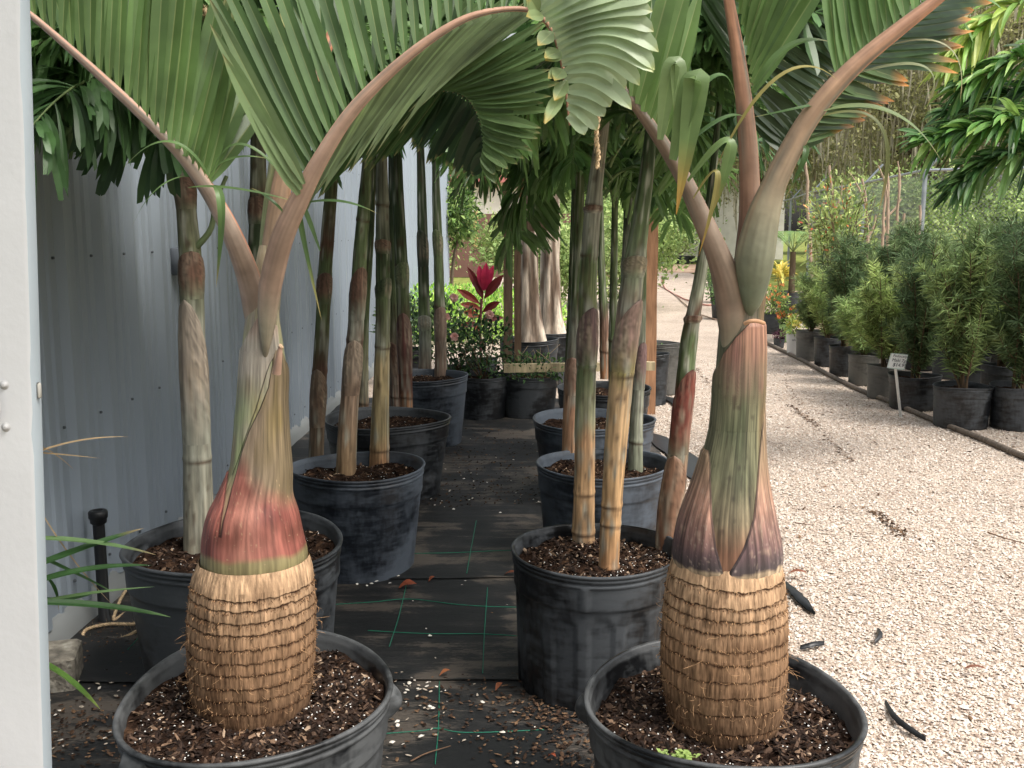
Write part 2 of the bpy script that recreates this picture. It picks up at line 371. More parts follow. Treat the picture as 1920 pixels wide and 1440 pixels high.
fabric(3.07, 4.06, .007, [[(762, 1105), (752, 1150), (730, 1222)], [(914, 1110), (908, 1200), (905, 1272)], [(330, 1120), (240, 1230)]], [[(628, 1142), (700, 1139), (770, 1134), (860, 1144), (980, 1148)], [(690, 1190), (800, 1197), (900, 1198), (985, 1203)]])
fabric(4.02, 5.1, .012, [[(893, 985), (883, 1040), (875, 1086)], [(775, 985), (768, 1000)]], [[(760, 1048), (860, 1046), (960, 1043)]])
fabric(5.06, 8.6, .002, [], [], .02)

# near shell gravel, real chips
gy = np.concatenate([R.uniform(1.25, 3.2, 78000), R.uniform(3.2, 5.0, 42000), R.triangular(4.9, 5.0, 12, 70000)]); gx = R.uniform(.4, 3.9, len(gy))
ok = (gx > np.array([fedge(y)-.07 for y in gy])+.10*vn(gx*14, gy*14, 3)-.03)
gx, gy = gx[ok], gy[ok]
n = len(gx); pal = np.array([S(234, 222, 208), S(226, 210, 192), S(216, 196, 176), S(200, 176, 155), S(186, 162, 143), S(228, 212, 200), S(160, 134, 116)])
col = pal[R.choice(7, n, p=[.24, .25, .2, .12, .05, .11, .03])]*R.uniform(.78, .95, (n, 1))
sz = R.uniform(.0032, .0074, n)*(1+.7*(R.rand(n) > .96))
g = G(); stones(g, np.stack([gx, gy, R.uniform(.0, .005, n)], -1), sz*R.uniform(.8, 1.5, n), sz*.85, sz*.5, col, tilt=.5)
tag(g.build('gravel_chips', M['stone'], smooth=False), kind='stuff')
# litter: bark crumbs and pale grit on the fabric and the gravel
g = G(); P = []; C = []
def patch(px, py, sp, n, cols):
    c = gnd(px, py); xy = R.normal(0, 1, (n, 2))*sp+c[:2]
    k = (xy[:, 0] > wx(c[1])+.02)
    xy = xy[k]; P.append(np.stack([xy[:, 0], xy[:, 1], fz(xy[:, 0], xy[:, 1])+.006], -1)); C.append(np.array(cols)[R.randint(0, len(cols), len(xy))])
brown = [S(70, 52, 40), S(96, 72, 54), S(50, 38, 30), S(120, 92, 66)]; pale = [S(225, 215, 200), S(190, 175, 155)]
for a in [(900, 860, (.25, .5)), (940, 990, (.3, .1)), (930, 1340, (.35, .12)), (1050, 1400, (.1, .2)), (160, 1210, (.2, .15)), (220, 1380, (.2, .1)), (850, 940, (.3, .3))]: patch(*a, 500, brown)
for a in [(790, 1320, (.10, .10)), (760, 1300, (.06, .06)), (860, 1420, (.3, .1)), (900, 960, (.3, .2)), (780, 990, (.08, .1)), (150, 1300, (.15, .1)), (200, 1400, (.2, .12))]: patch(*a, 22, pale)
patch(900, 1200, (.5, .5), 40, pale); patch(880, 900, (.35, .6), 80, pale); patch(1000, 1300, (.5, .3), 60, brown); patch(1040, 1300, (.08, .12), 260, brown)
P = np.vstack(P); C = np.vstack(C); sz = R.uniform(.002, .006, len(P)); stones(g, P, sz*R.uniform(1, 2.4, len(P)), sz, sz*.4, C)
xy = np.stack([R.uniform(.9, 3.6, 700), R.uniform(1.5, 12, 700)], -1)
xb = np.stack([R.normal(3.72, .12, 900)+0*R.rand(900), R.uniform(5, 12, 900)], -1); xb[:, 0] += .029*(xb[:, 1]-7)
xl = []
for pl in ([(1470, 715), (1510, 770), (1560, 830), (1600, 870)], [(1300, 690), (1400, 800)], [(1480, 760), (1530, 800)], [(1640, 960), (1700, 1010)]):
    c_ = np.array([gnd(*p)[:2] for p in pl]); q_ = crv(c_, 160); xl.append(q_+R.normal(0, .018, q_.shape))
xy = np.vstack([xy, xb]+xl); sz = R.uniform(.002, .007, len(xy))
stones(g, np.stack([xy[:, 0], xy[:, 1], np.full(len(xy), .006)], -1), sz*R.uniform(1, 3.5, len(xy)), sz, sz*.4, np.array(brown)[R.randint(0, 4, len(xy))])
tag(g.build('ground_litter', M['chips'], smooth=False), kind='stuff')
# larger white pebbles on the fabric
g = G(); pts = [gnd(*p) for p in [(806, 1203), (748, 1078), (705, 1099), (697, 1104), (731, 1103), (688, 1108), (670, 1105), (747, 1090), (806, 1336), (812, 1340), (746, 1373), (789, 1394), (735, 1405), (943, 1386), (745, 1366), (851, 963), (870, 905), (938, 970), (1000, 945), (905, 1330), (105, 1355), (700, 1420)]]
P = np.array(pts); P[:, 2] = fz(P[:, 0], P[:, 1])+.012; sz = R.uniform(.005, .009, len(P))
stones(g, P, sz*1.3, sz*.9, sz*.6, np.tile(S(236, 228, 214), (len(P), 1)), tilt=.2, m=9)
tag(g.build('white_pebbles', M['stone'], smooth=True), kind='stuff')

# fallen leaves, each its own
def fallen(px, py, L, col, yaw, label, w=.45, z=.012):
    p = gnd(px, py); p[2] = float(fz(p[0], p[1]))+z; d = np.array((math.cos(yaw), math.sin(yaw), 0))*L*pxm(p[1], 0)
    g = G(); leaves(g, [p-d/2], [p+d/2+(0, 0, .01)], [p+(0, 0, .02)], [np.linalg.norm(d)*w], [(0, 0, 1)], [col], 'oval', 6, .35, wave=.1)
    tag(g.build('fallen_leaf', M['leaf_soft']), label, 'leaf', 'dry leaves lying on the ground')
fallen(765, 1112, 34, S(170, 84, 50), .3, 'crumpled rust brown leaf on the black fabric between the pots', .8)
fallen(835, 1277, 24, S(176, 104, 56), .5, 'small tan leaf lying on the fabric seam')
fallen(936, 1306, 24, S(172, 98, 58), 1.0, 'orange brown leaf on dirty fabric beyond the seam')
fallen(958, 1088, 26, S(120, 66, 42), -.2, 'dark brown leaf beside the rim of the bamboo-like palm pot')
fallen(810, 1099, 18, S(160, 84, 50), .9, 'tiny brown leaf sliver near the crossing green threads')
fallen(1035, 1436, 20, S(180, 84, 46), -.8, 'orange leaf scrap at the bottom edge of the fabric')
fallen(1827, 1270, 38, S(142, 92, 70), -.35, 'reddish brown bark-like leaf on the pale gravel', .38)
fallen(1495, 1088, 34, S(160, 98, 72), -.3, 'small russet leaf on gravel beside the right bottle palm bulb')
# torn scraps of black fabric on the gravel
def scrap(pts, w, label):
    P = crv([np.append(gnd(*p)[:2], .012+.01*(k % 2)) for k, p in enumerate(pts)], 14); t, A, B = frames(P); g = G()
    side = nrm(np.cross(t, (0, 0, 1))); ww = np.interp(np.linspace(0, 1, 14), [0, .3, .7, 1], [.4, 1, .9, .1])*w*(.75+.5*R.rand(14))
    V = np.stack([P-side*ww[:, None], P+np.array((0, 0, .012)), P+side*ww[:, None]], 1); V2 = V-np.array((0, 0, .004))
    g.grid(V); g.grid(V2, flip=True); tag(g.build('fabric_scrap', M['rubber']), label, 'scrap', 'torn black fabric scraps on the gravel')
scrap([(1474, 1100), (1495, 1125), (1528, 1158)], .022, 'broad torn black fabric flap sticking out behind the right bulb')
scrap([(1660, 1325), (1685, 1365), (1735, 1396)], .010, 'long thin black fabric strip lying on open gravel')
scrap([(1500, 1222), (1525, 1220), (1545, 1214)], .008, 'short black fabric shred just behind the right pot rim')
scrap([(1645, 1188), (1650, 1200), (1640, 1212)], .009, 'tiny black fabric crumb alone on the gravel')
scrap([(1240, 745), (1262, 755), (1275, 770)], .05, 'crumpled black fabric bunch at the foot of the grey pot')
scrap([(1215, 815), (1250, 838), (1300, 880), (1316, 925)], .09, 'wide torn fabric edge curling up beside the second bamboo pot')
# twigs
def twig(pts, r, label, z=.012):
    P = crv([np.append(gnd(*p)[:2], z) for p in pts], 16); g = G(); tube(g, P, np.linspace(r, r*.5, 16), 5, S(120, 92, 70)); tag(g.build('twig', M['wood']), label, 'twig', 'twigs on the ground')
twig([(1490, 985), (1515, 988), (1537, 993)], .0025, 'thin straight brown twig on gravel right of the palm')
twig([(1852, 1003), (1885, 1014), (1925, 1025)], .004, 'reddish twig at the right edge of the gravel')
twig([(770, 1440), (800, 1425), (845, 1411)], .003, 'pale twig on the fabric at the bottom between the pots', .02)
# ---------------------------------------------------------------- metal building
bld = thing('metal_building', 'long grey corrugated metal building along the left side of the nursery', 'building', (wx(1.5), 1.5, 0))
prof = []
for k in range(3):
    o_ = k*.305
    prof += [(o_, 0), (o_+.085, 0), (o_+.092, .010), (o_+.108, .010), (o_+.115, 0), (o_+.160, 0), (o_+.167, .010), (o_+.183, .010), (o_+.19, 0), (o_+.235, 0), (o_+.255, .03), (o_+.282, .03), (o_+.303, 0)]
prof = np.array(prof); PW = .915; y = -.32
ns = 0
while y < 18:
    g = G(); yy = y+prof[:, 0]; X = np.array([wx(a) for a in yy])+prof[:, 1]; zs = np.array([.09, 3.4]); 
    V = np.stack([np.stack([X, yy, np.full(len(X), z)], -1) for z in zs]); c = S(148, 160, 172)*(.97+.05*R.rand())
    g.grid(V, c)
    # screws
    sc_ = np.array([(wx(y+a)+.002, y+a, z) for a in (.21, .515, .82) for z in (.18, .75, 1.35, 1.95)])
    for p in sc_: tube(g, [p, p+(.008, 0, 0)], [.006, .005], 6, S(92, 98, 104))
    # seam lip
    ys = y+.006; g.grid(np.array([[(wx(ys)+.008, ys, .09), (wx(ys)+.001, ys-.010, .09)], [(wx(ys)+.008, ys, 3.4), (wx(ys)+.001, ys-.010, 3.4)]]), S(60, 66, 72))
    g.build('wall_panel', M['wall'], bld, smooth=False); y += PW
YE = y
g = G(); V = []
for z, o_ in ((0, .05), (.05, .04), (.10, .012), (.104, .0)): V.append([(wx(a)+o_, a, z) for a in np.linspace(1.2, YE, 12)])
g.grid(np.array(V), S(138, 142, 142)); g.build('base_trim', M['paint'], bld)
g = G(); V = np.array([[(wx(-.4)+.12, -.4, 3.42), (wx(YE)+.12, YE, 3.42)], [(-9, -.4, 5), (-9, YE, 5)]]); g.grid(V, S(130, 135, 140)); V2 = V+(0, 0, .06); g.grid(V2, S(150, 155, 160), flip=True)
g.build('roof', M['paint'], bld)
g = G(); g.grid(np.array([[(wx(YE)-.005, YE, 0), (-9, YE, 0)], [(wx(YE)-.005, YE, 3.4), (-9, YE, 4.9)]]), S(124, 134, 143)); g.build('end_wall', M['paint'], bld)
g = G(); p = at(330, 490, 4.72); box(g, (wx(4.72)+.035, 4.72, p[2]), (.07, .07, .125), col=S(112, 120, 130), bev=.006); box(g, (wx(4.72)+.073, 4.72, p[2]), (.006, .074, .13), col=S(96, 104, 114), bev=.002)
g.build('junction_box', M['paint'], bld)

# ---------------------------------------------------------------- white door at the left edge
DY = 1.10
dr = thing('white_door', 'white painted metal door edge with bolts, open in the left foreground', 'door', (at(10, 720, DY)[0], DY, 0))
a0, a1 = at(36, 0, DY), at(80, 1440, DY)
def dx(z): return a0[0]+(a1[0]-a0[0])*(z-a0[2])/(a1[2]-a0[2])
zs = np.linspace(.04, 2.15, 90); g = G(); V = []
rag = np.where(R.rand(90) > .75, -R.rand(90)*.0022, 0)
for z, r_ in zip(zs, rag): V.append([(dx(z)-.9, DY+.024, z), (dx(z)-.9, DY, z), (dx(z)-.004, DY, z), (dx(z)+r_, DY+.0016, z)])
V = np.array(V); g.grid(V, S(226, 224, 221), flip=True)
g.build('door_face', mat('chalky_white_paint', S(178, 180, 183), rough=.55, n1=(4, .86, 1.03), bump=(90, .22, .002)), dr)
g = G(); V = np.array([[(dx(z)+r_*1.2, DY+.0016, z), (dx(z)+.0012, DY+.004, z), (dx(z)+.0012, DY+.021, z), (dx(z), DY+.024, z), (dx(z)-.9, DY+.024, z)] for z, r_ in zip(zs, rag)])
g.grid(V, S(146, 158, 166), flip=True); g.build('door_edge', M['paint'], dr)
for (px, py) in ((8, 722), (11, 801)):
    p = at(px, py, DY); g = G(); lathe(g, [(0, .003), (.0010, .0031), (.0024, .003), (.0026, .0015), (.0036, .0012), (.0038, .0004), (.0052, .0002), (.0054, 0)], n=16)
    for i in range(len(g.v)): v = g.v[i]; g.v[i] = np.stack([v[:, 0], -v[:, 2], v[:, 1]], -1)+p
    g.c = [np.tile(S(158, 158, 158), (len(v), 1)) for v in g.v]; g.build('bolt', M['paint'], dr)
g = G(); P = [at(*q, DY-k) for q, k in (((-16, 735), .0), ((-8, 740), .006), ((-4, 752), .008), ((-3, 770), .008), ((-6, 786), .007), ((-14, 792), .0))]; tube(g, crv(P, 20), .0024, 10, S(172, 172, 172)); g.build('handle', M['paint'], dr)
g = G(); box(g, (dx(1.28)+.003, DY+.012, at(67, 735, DY)[2]), (.004, .006, .018), col=S(150, 148, 140), bev=.0015); g.build('latch', M['paint'], dr)

# ---------------------------------------------------------------- small things near the door
p = gnd(197, 1172); zt = at(197, 957, p[1])[2]
rs_ = thing('irrigation_riser', 'black plastic pop-up sprinkler riser standing by the wall', 'sprinkler', p)
g = G(); lathe(g, [(.026, 0), (.026, .03), (.021, .035), (.021, zt-.05)], p, 20); g.build('riser_pipe', M['rubber'], rs_)
g = G(); lathe(g, [(.021, zt-.052), (.029, zt-.045), (.030, zt-.03), (.034, zt-.026), (.034, zt-.006), (.030, zt), (.018, zt+.001), (.016, zt-.004), (0, zt-.004)], p, 24); g.build('sprinkler_cap', M['rubber'], rs_)
p = gnd(112, 1300); g = G(); box(g, (p[0]-.03, p[1]+.06, .06), (.13, .17, .12), rz=.25, col=S(128, 122, 110), bev=.008)
v = g.v[0]; cb = g.build('concrete_block', mat('rough_concrete', rough=.95, ramp=(22, [(.35, S(92, 88, 80)), (.55, S(134, 128, 116)), (.7, S(172, 168, 156))]), bump=(50, .9, .012)))
cb.data.polygons.foreach_set('use_smooth', [False]*len(cb.data.polygons)); tag(cb, 'broken grey concrete block on the ground beside the white door', 'block')
def rope(P, r, name, label, tw=200, mode=0, n=260, col=S(206, 176, 132)):
    P = crv(P, n); t, A, B = frames(P); L = np.concatenate([[0], np.cumsum(np.linalg.norm(np.diff(P, axis=0), axis=1))]); g = G()
    for k in range(3 if mode == 0 else 2):
        a = L*tw+k*2*np.pi/(3 if mode == 0 else 2); Q = P+(r*.55)*(np.cos(a)[:, None]*A+np.sin(a)[:, None]*B); tube(g, Q, r*.62, 6, col*(.9+.1*k))
    # fuzz
    m = 260; i = R.randint(0, n, m); d = nrm(R.normal(0, 1, (m, 3))); b = P[i]; leaves(g, b, b+d*r*4, b+d*r*2+R.normal(0, r, (m, 3)), .0006, (0, 0, 1), np.tile(col, (m, 1)), 'strip', 2)
    return tag(g.build(name, M['rope']), label, 'twine')
rp = [(262, 1085), (243, 1112), (226, 1140), (214, 1172), (238, 1154), (262, 1158), (268, 1172), (250, 1184), (205, 1186), (165, 1192), (158, 1201), (185, 1206), (230, 1203), (262, 1194), (284, 1190)]
rope([np.append(gnd(x, y)[:2], .02+.012*math.sin(k)) for k, (x, y) in enumerate(rp)], .006, 'twine_coil', 'loose loop of pale twine on the ground by the left wall')
# strappy plant leaning out from behind the door
sp = thing('strappy_plant', 'strap-leaved green plant with dry brown tips leaning out behind the white door', 'plant', gnd(40, 1260))
g = G(); b0 = at(30, 1120, 2.5)
def strap(g, pts, w, col, tipc, Y=2.5, dY=.1):
    B, C, T = [at(*q, Y+dY*k) for k, q in enumerate(pts)]; C = 2*C-(B+T)/2
    leaves(g, [B], [T], [C], [w], [(0, -.5, 1)], [col], 'long', 14, .25, vein=col*1.3, tip=tipc, tipk=.8)
gr = S(58, 104, 44); lt = S(112, 150, 84); dry = S(190, 160, 116)
for a in [([(20, 1080), (150, 1030), (270, 990)], .026, gr, dry), ([(20, 1010), (160, 1015), (292, 1040)], .02, lt, dry), ([(20, 1110), (150, 1070), (284, 1060)], .024, gr, gr), ([(20, 1020), (130, 1070), (215, 1112)], .018, gr, lt),
          ([(20, 1130), (180, 1135), (320, 1157)], .026, gr, lt), ([(20, 1100), (100, 1125), (185, 1108)], .02, gr, gr), ([(20, 1150), (120, 1120), (290, 1100)], .014, lt, lt), ([(20, 1060), (90, 1085), (110, 1145)], .012, gr, dry),
          ([(30, 1230), (110, 1262), (188, 1330)], .036, S(120, 170, 60), S(170, 190, 80))]: strap(g, *a)
for a in [([(20, 870), (130, 830), (243, 819)], .009), ([(20, 845), (120, 853), (193, 860)], .009), ([(60, 930), (130, 1040), (212, 1135)], .007), ([(60, 830), (100, 850), (138, 880)], .006)]: strap(g, a[0], a[1], dry, dry)
g.build('leaf_blades', M['leaf'], sp)
g = G()
for k in range(9): b = gnd(30, 1250)+(R.uniform(-.04, .04), 0, 0); tube(g, crv([b, at(25, 1150, 2.5), at(20, 1080+k*8, 2.5)], 8), .006, 6, S(110, 120, 70))
g.build('stems', M['leaf_soft'], sp)

# ---------------------------------------------------------------- pots
def pot_parts(parent, c, Rr, H, m, seed=0, style=0, soil=True, sdrop=.05, n=96, squash=0., chips=1400, lugs=(), ydepth=1.):
    c = np.asarray((c[0], c[1], 0.)); rs = np.random.RandomState(seed+50)
    rb = Rr*(.84 if style not in (1, 2) else .9); ph = rs.rand()*6
    def warp(th, r, z):
        k = np.clip(z/H, 0, 1)
        w = 1+squash*np.cos(2*(th-ph))*k+.012*np.sin(3*th+ph*2)*(.4+k)+.008*np.sin(5*th-ph)*(1-k)
        o_ = 0*th
        if style == 0:      # rectangular relief in the band under the rim
            band = (z > H*.76)*(z < H*.91); o_ = np.where(band*(np.mod(th*9/np.pi+ph, 2) < .35), .006, 0.)
        if style == 1:      # band plus arched flutes
            band = (z > H*.74)*(z < H*.91); o_ = np.where(band*(np.mod(th*7/np.pi, 2) < .2), .005, 0.)
            f = np.mod(th*14/np.pi, 2)-1; o_ = o_+np.where((z < H*.70)*(np.abs(f) < .68*np.sqrt(np.clip(1-np.clip((z/H-.58)/.11, 0, 1)**2, 0, 1))), -.0065, 0.)
        if style == 2: o_ = .002*np.cos(th*26)*(z < H*.8)
        dent = .03*Rr/.3*np.exp(-((z-H*.35)/.06)**2)*(np.sin(th*2+ph) > .6)*(style == 3)
        ink = r < Rr*.99*0  # keep
        w = w*(1+(ydepth-1)*np.sin(th)**2)
        return r*w+o_-dent, z+.006*np.sin(2*th+ph)*k
    fine = lambda a, b, m_: [(a[0]+(b[0]-a[0])*t, a[1]+(b[1]-a[1])*t) for t in np.linspace(0, 1, m_)]
    P = [(0, 0), (rb-.012, 0), (rb, .008)]+fine((rb+.001, .02), (Rr*.955, H*.735), 26)+[(Rr*.958, H*.74), (Rr*.975, H*.755)]+fine((Rr*.977, H*.765), (Rr*.985, H*.90), 10)
    P += [(Rr*.985, H*.905), (Rr*.998, H*.912), (Rr*1.0, H*.928), (Rr*.985, H*.934), (Rr*.985, H*.944), (Rr*1.004, H*.950), (Rr*1.006, H*.966), (Rr*.99, H*.972), (Rr*1.014, H*.978), (Rr*1.022, H*.990), (Rr*1.012, H*1.0), (Rr*.995, H*1.0), (Rr*.978, H*.992), (Rr*.978, H*.975), (Rr*.966, H*.968), (Rr*.966, H*.945)]
    P += [(Rr*.955, H*.92), (Rr*.95, H*.88), (Rr*.94, H*.86), (Rr*.93, H*.7)]
    g = G(); lathe(g, P, c, n, warp=warp); po = g.build('pot', m, parent)
    for (ang, dz) in lugs:
        g = G(); u = np.linspace(-1, 1, 17); v = np.linspace(0, 1, 9); V = []
        for vi in v:
            row = []
            for ui in u:
                th = ang+ui*.15*(1-.35*vi); bul = math.sin(math.pi*min(1, max(0, vi)))**.7*(max(0, 1-abs(ui)**3))**.6
                r0, z0 = Rr*1.003, H*(.975-.17*vi); rr, _ = warp(np.array(th), np.array(r0), np.array(z0)); rr = float(rr)-.008+.034*bul
                row.append((c[0]+rr*math.cos(th), c[1]+rr*math.sin(th), z0+dz))
            V.append(row)
        g.grid(np.array(V), flip=True); g.build('lifting_lug', m, parent)
    if soil:
        sz_ = H*.985-sdrop; g = G(); rr = np.linspace(0, 1, 26)[:, None]*np.ones((1, 72)); th = np.linspace(0, 2*np.pi, 72, endpoint=False)[None]*np.ones((26, 1))
        ra = warp(th, Rr*.952, np.full(th.shape, sz_))[0]*rr; X = ra*np.cos(th); Y = ra*np.sin(th); Z = sz_+.022*(fbm(X*14+seed, Y*14, 1)-.5)*2+.012*(1-rr)-.0
        g.grid(np.stack([X, Y, Z], -1)+c, close=True); so_ = g.build('soil', M['soil'], parent)
        g = G(); a = rs.rand(chips)*6.283; q = np.sqrt(rs.rand(chips))*Rr*.925; x = q*np.cos(a); y_ = q*np.sin(a); q2 = warp(a, q, np.full(chips, sz_))[0]/np.maximum(q, 1e-6); x *= q2; y_ *= q2
        z = sz_+.022*(fbm(x*14+seed, y_*14, 1)-.5)*2+.012*(1-q/Rr)+.001
        pal = np.array([S(44, 34, 29), S(62, 48, 40), S(88, 68, 54), S(34, 27, 23), S(122, 96, 74), S(166, 140, 114), S(52, 41, 35)])
        cl = pal[rs.choice(7, chips, p=[.26, .22, .16, .18, .09, .03, .06])]; s_ = rs.uniform(.002, .0075, chips)
        stones(g, np.stack([x, y_, z], -1)+c, s_*rs.uniform(1, 2.6, chips), s_*.75, s_*.4, cl, tilt=.8, rs=rs, m=5)
        k = int(chips*.055); i = rs.randint(0, chips, k); sp_ = rs.uniform(.0012, .0026, k); stones(g, np.stack([x[i]+.006, y_[i], z[i]+.004], -1)+c, sp_, sp_, sp_, np.tile(S(222, 220, 214), (k, 1)), rs=rs, m=5)
        so2 = g.build('bark_mulch', M['chips'], so_, smooth=False); so2['kind'] = 'stuff'
    return po
# ---------------------------------------------------------------- hero bottle palms
class Ax:
    """a trunk traced as rows (py, xl, xr) on the plane y=Y; surface point by (row, phi), phi=0 faces -y"""
    def __init__(s, rows, Y, n=300):
        r = np.array(sorted(rows, key=lambda a: -a[0]), float); q = np.linspace(0, len(r)-1, n)
        rr = crv(r, n); s.py = rr[:, 0]; s.xl = rr[:, 1]; s.xr = rr[:, 2]; s.Y = Y
        s.cx = []; s.r = []; s.z = []
        for a, b, c in rr:
            L, Rr = at(b, a, Y), at(c, a, Y); s.cx.append((L[0]+Rr[0])/2); s.r.append((Rr[0]-L[0])/2); s.z.append((L[2]+Rr[2])/2)
        s.cx, s.r, s.z = map(np.array, (s.cx, s.r, s.z))
    def row(s, py):
        o = np.argsort(s.py); return [np.interp(py, s.py[o], a[o]) for a in (s.cx, s.r, s.z)]
    def pt(s, py, phi, off=0.):
        cx, r, z = s.row(py); r = r+off
        return np.stack([cx+r*np.sin(phi), s.Y-r*np.cos(phi)+0*z, z+0*phi], -1)
    def phi(s, py, px):
        cx, r, z = s.row(py); pts = np.array([at(a, b, s.Y)[0] for a, b in zip(np.atleast_1d(px), np.atleast_1d(py))])
        return np.arcsin(np.clip((pts-cx)/r, -1, 1))
def core(g, ax, colf, n=240, off=None):
    ph = np.linspace(-np.pi, np.pi, n, endpoint=False)[None, :]; py = ax.py[:, None]; P, Q = np.broadcast_arrays(py, ph)
    o_ = off(P, Q) if off else 0*P
    cx, r, z = ax.cx[:, None], ax.r[:, None]+o_, ax.z[:, None]
    V = np.stack([cx+r*np.sin(Q), ax.Y-r*np.cos(Q), z+0*Q], -1); g.grid(V, colf(P, Q).reshape(-1, 3), close=True)
def mixc(a, b, k): k = np.clip(k, 0, 1)[..., None]; return np.asarray(a)*(1-k)+np.asarray(b)*k
def shell(g, ax, left, right, colf, off=.006, n=110, m=150, top=True, taper=False):
    """sheath between two traced edges (lists of (py,px)); px None side uses back angle"""
    left = np.array(sorted(left)); right = np.array(sorted(right)); y0 = max(left[0, 0], right[0, 0]); y1 = min(left[-1, 0], right[-1, 0]); ys = np.linspace(y0, y1, n)
    def ang(e):
        px = np.interp(ys, e[:, 0], e[:, 1]); ph = np.zeros(n); cx, r, z = ax.row(ys)
        for i in range(n):
            X = at(px[i], ys[i], ax.Y)[0]; q = (X-cx[i])/r[i]
            ph[i] = math.asin(max(-1, min(1, q))) if abs(q) < 1 else math.copysign(math.pi/2+min(1.4, (abs(q)-1)*6), q)
        return ph
    a, b = ang(left), ang(right); u = np.linspace(0, 1, m)
    PH = a[:, None]+(b-a)[:, None]*u; PY = ys[:, None]+0*PH
    edge = np.minimum(1, np.minimum(u, 1-u)*14)[None, :]**.5; kk_ = np.linspace(0, 1, n)[:, None]; o_ = off*(.15+.85*edge)*(np.minimum(1, np.arange(n)[:, None]/5+.25) if top else 1)*(np.clip((1-kk_)*3, 0, 1) if taper else 1)+(.0006 if taper else 0)
    cx, r, z = ax.row(ys); rr = r[:, None]+o_+.0012*(vn(PH*9, PY/60., 2)-.5)
    V = np.stack([cx[:, None]+rr*np.sin(PH), ax.Y-rr*np.cos(PH), z[:, None]+0*PH], -1)
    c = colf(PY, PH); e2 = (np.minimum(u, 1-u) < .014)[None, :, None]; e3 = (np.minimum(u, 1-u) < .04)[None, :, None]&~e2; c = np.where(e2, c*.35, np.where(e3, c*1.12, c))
    g.grid(V, c.reshape(-1, 3))
def streak(PY, PH, k=0, a=.25): return (1+a*(vn(PH*18, PY/90., k)-.5)*1.6+.8*a*(vn(PH*44, PY/160., k+1)-.5)*2)[..., None]

def bulb(parent, rows, Y, rings, seed):
    ax = Ax(rows, Y, 420); rs = np.random.RandomState(seed); rings = np.array(rings, float)
    def wob(P, Q): return P+8*(vn(Q*1.1+seed, P/70., 2)-.5)+3*(vn(Q*6, P/40., 3)-.5)+3.4*(vn(Q*24, P/20., 4)-.5)
    def dist(P, Q):
        w = wob(P, Q); d = w[..., None]-rings; k = np.argmin(np.where(d > -1, d, 1e9), -1); dd = np.take_along_axis(d, k[..., None], -1)[..., 0]
        return np.where(dd < 0, 200, dd), w
    def off(P, Q):
        d, w = dist(P, Q)           # px below the ring just above: step out under the ring, taper down to the next
        st = np.where(d < 60, -.0022*np.exp(-d/3.)+.0006*np.exp(-np.abs(d-18)/10), 0)
        return st+.0016*(vn(Q*38, P/26., 4)-.5)+.003*(vn(Q*5, P/30., 5)-.5)
    top, bot = min(ax.py), max(ax.py)
    def colf(P, Q):
        d, w = dist(P, Q); k = (P-top)/(bot-top); base = mixc(S(196, 158, 118), S(152, 116, 82), k*2.2); base = mixc(base, S(106, 78, 54), (k-.45)*1.8)
        f = vn(Q*34, P/24., 4); base = base*(.78+.4*f)[..., None]; base = mixc(base, S(112, 82, 56), (vn(Q*3+seed, P/45., 6)-.52)*2.2*(.35+k))
        ln = np.exp(-(d/(2.2+2.6*vn(Q*9, P/30., 5)))**2)*np.clip(.55+.7*vn(Q*7, P/30., 1), 0, .95)*np.clip(1.35-k*.7, .4, 1); ln = ln+np.clip(vn(Q*4+seed, P/16., 7)-.76, 0, 1)*2.2*np.exp(-d/9.); gap = .42*np.clip((vn(Q*60, P/14., 2)-.62)*5, 0, 1)*(k > .1)
        return mixc(base, S(62, 40, 26), ln+gap)
    g = G(); core(g, ax, colf, 360, off); o = g.build('bulb_trunk', M['bulb'], parent)
    # shaggy fibres hanging at each ring
    g = G(); m = 240; B = []; T = []; C = []; cc = []
    for rg in rings:
        ph = rs.uniform(-2.2, 2.2, m); py = np.full(m, rg)-7*(vn(ph*1.3+seed, np.full(m, rg)/90., 2)-.5)+rs.normal(0, 2, m); py = np.clip(py, top+2, bot-2)
        b = ax.pt(py, ph, .0005); ln = rs.uniform(.0015, .0045, m)*(1+1.6*(rs.rand(m) > .96)); d = np.stack([np.sin(ph), -np.cos(ph), 0*ph], -1)
        t = b+d*ln[:, None]*rs.uniform(.1, .5, (m, 1))+np.array((0, 0, -1))*ln[:, None]+rs.normal(0, .0022, (m, 3)); B.append(b); T.append(t); C.append((b+t)/2+d*.002)
        cc.append(np.array([S(120, 84, 54), S(178, 136, 92), S(80, 54, 34)])[rs.randint(0, 3, m)])
    leaves(g, np.vstack(B), np.vstack(T), np.vstack(C), .0013, (0, -1, .2), np.vstack(cc), 'strip', 2)
    m = 170; ph = rs.uniform(-1.9, 1.9, m); py = rs.uniform(top+90, bot-5, m); b = ax.pt(py, ph, .001); d = np.stack([np.sin(ph), -np.cos(ph), 0*ph], -1); s_ = rs.normal(0, 1, (m, 3))*.012
    leaves(g, b, b+d*.008+s_, b+d*.016+s_*.4, .0009, (0, -.3, 1), np.tile(S(170, 130, 88), (m, 1)), 'strip', 4)
    g.build('fibres', M['bulb'], o)['kind'] = 'stuff'
    return ax

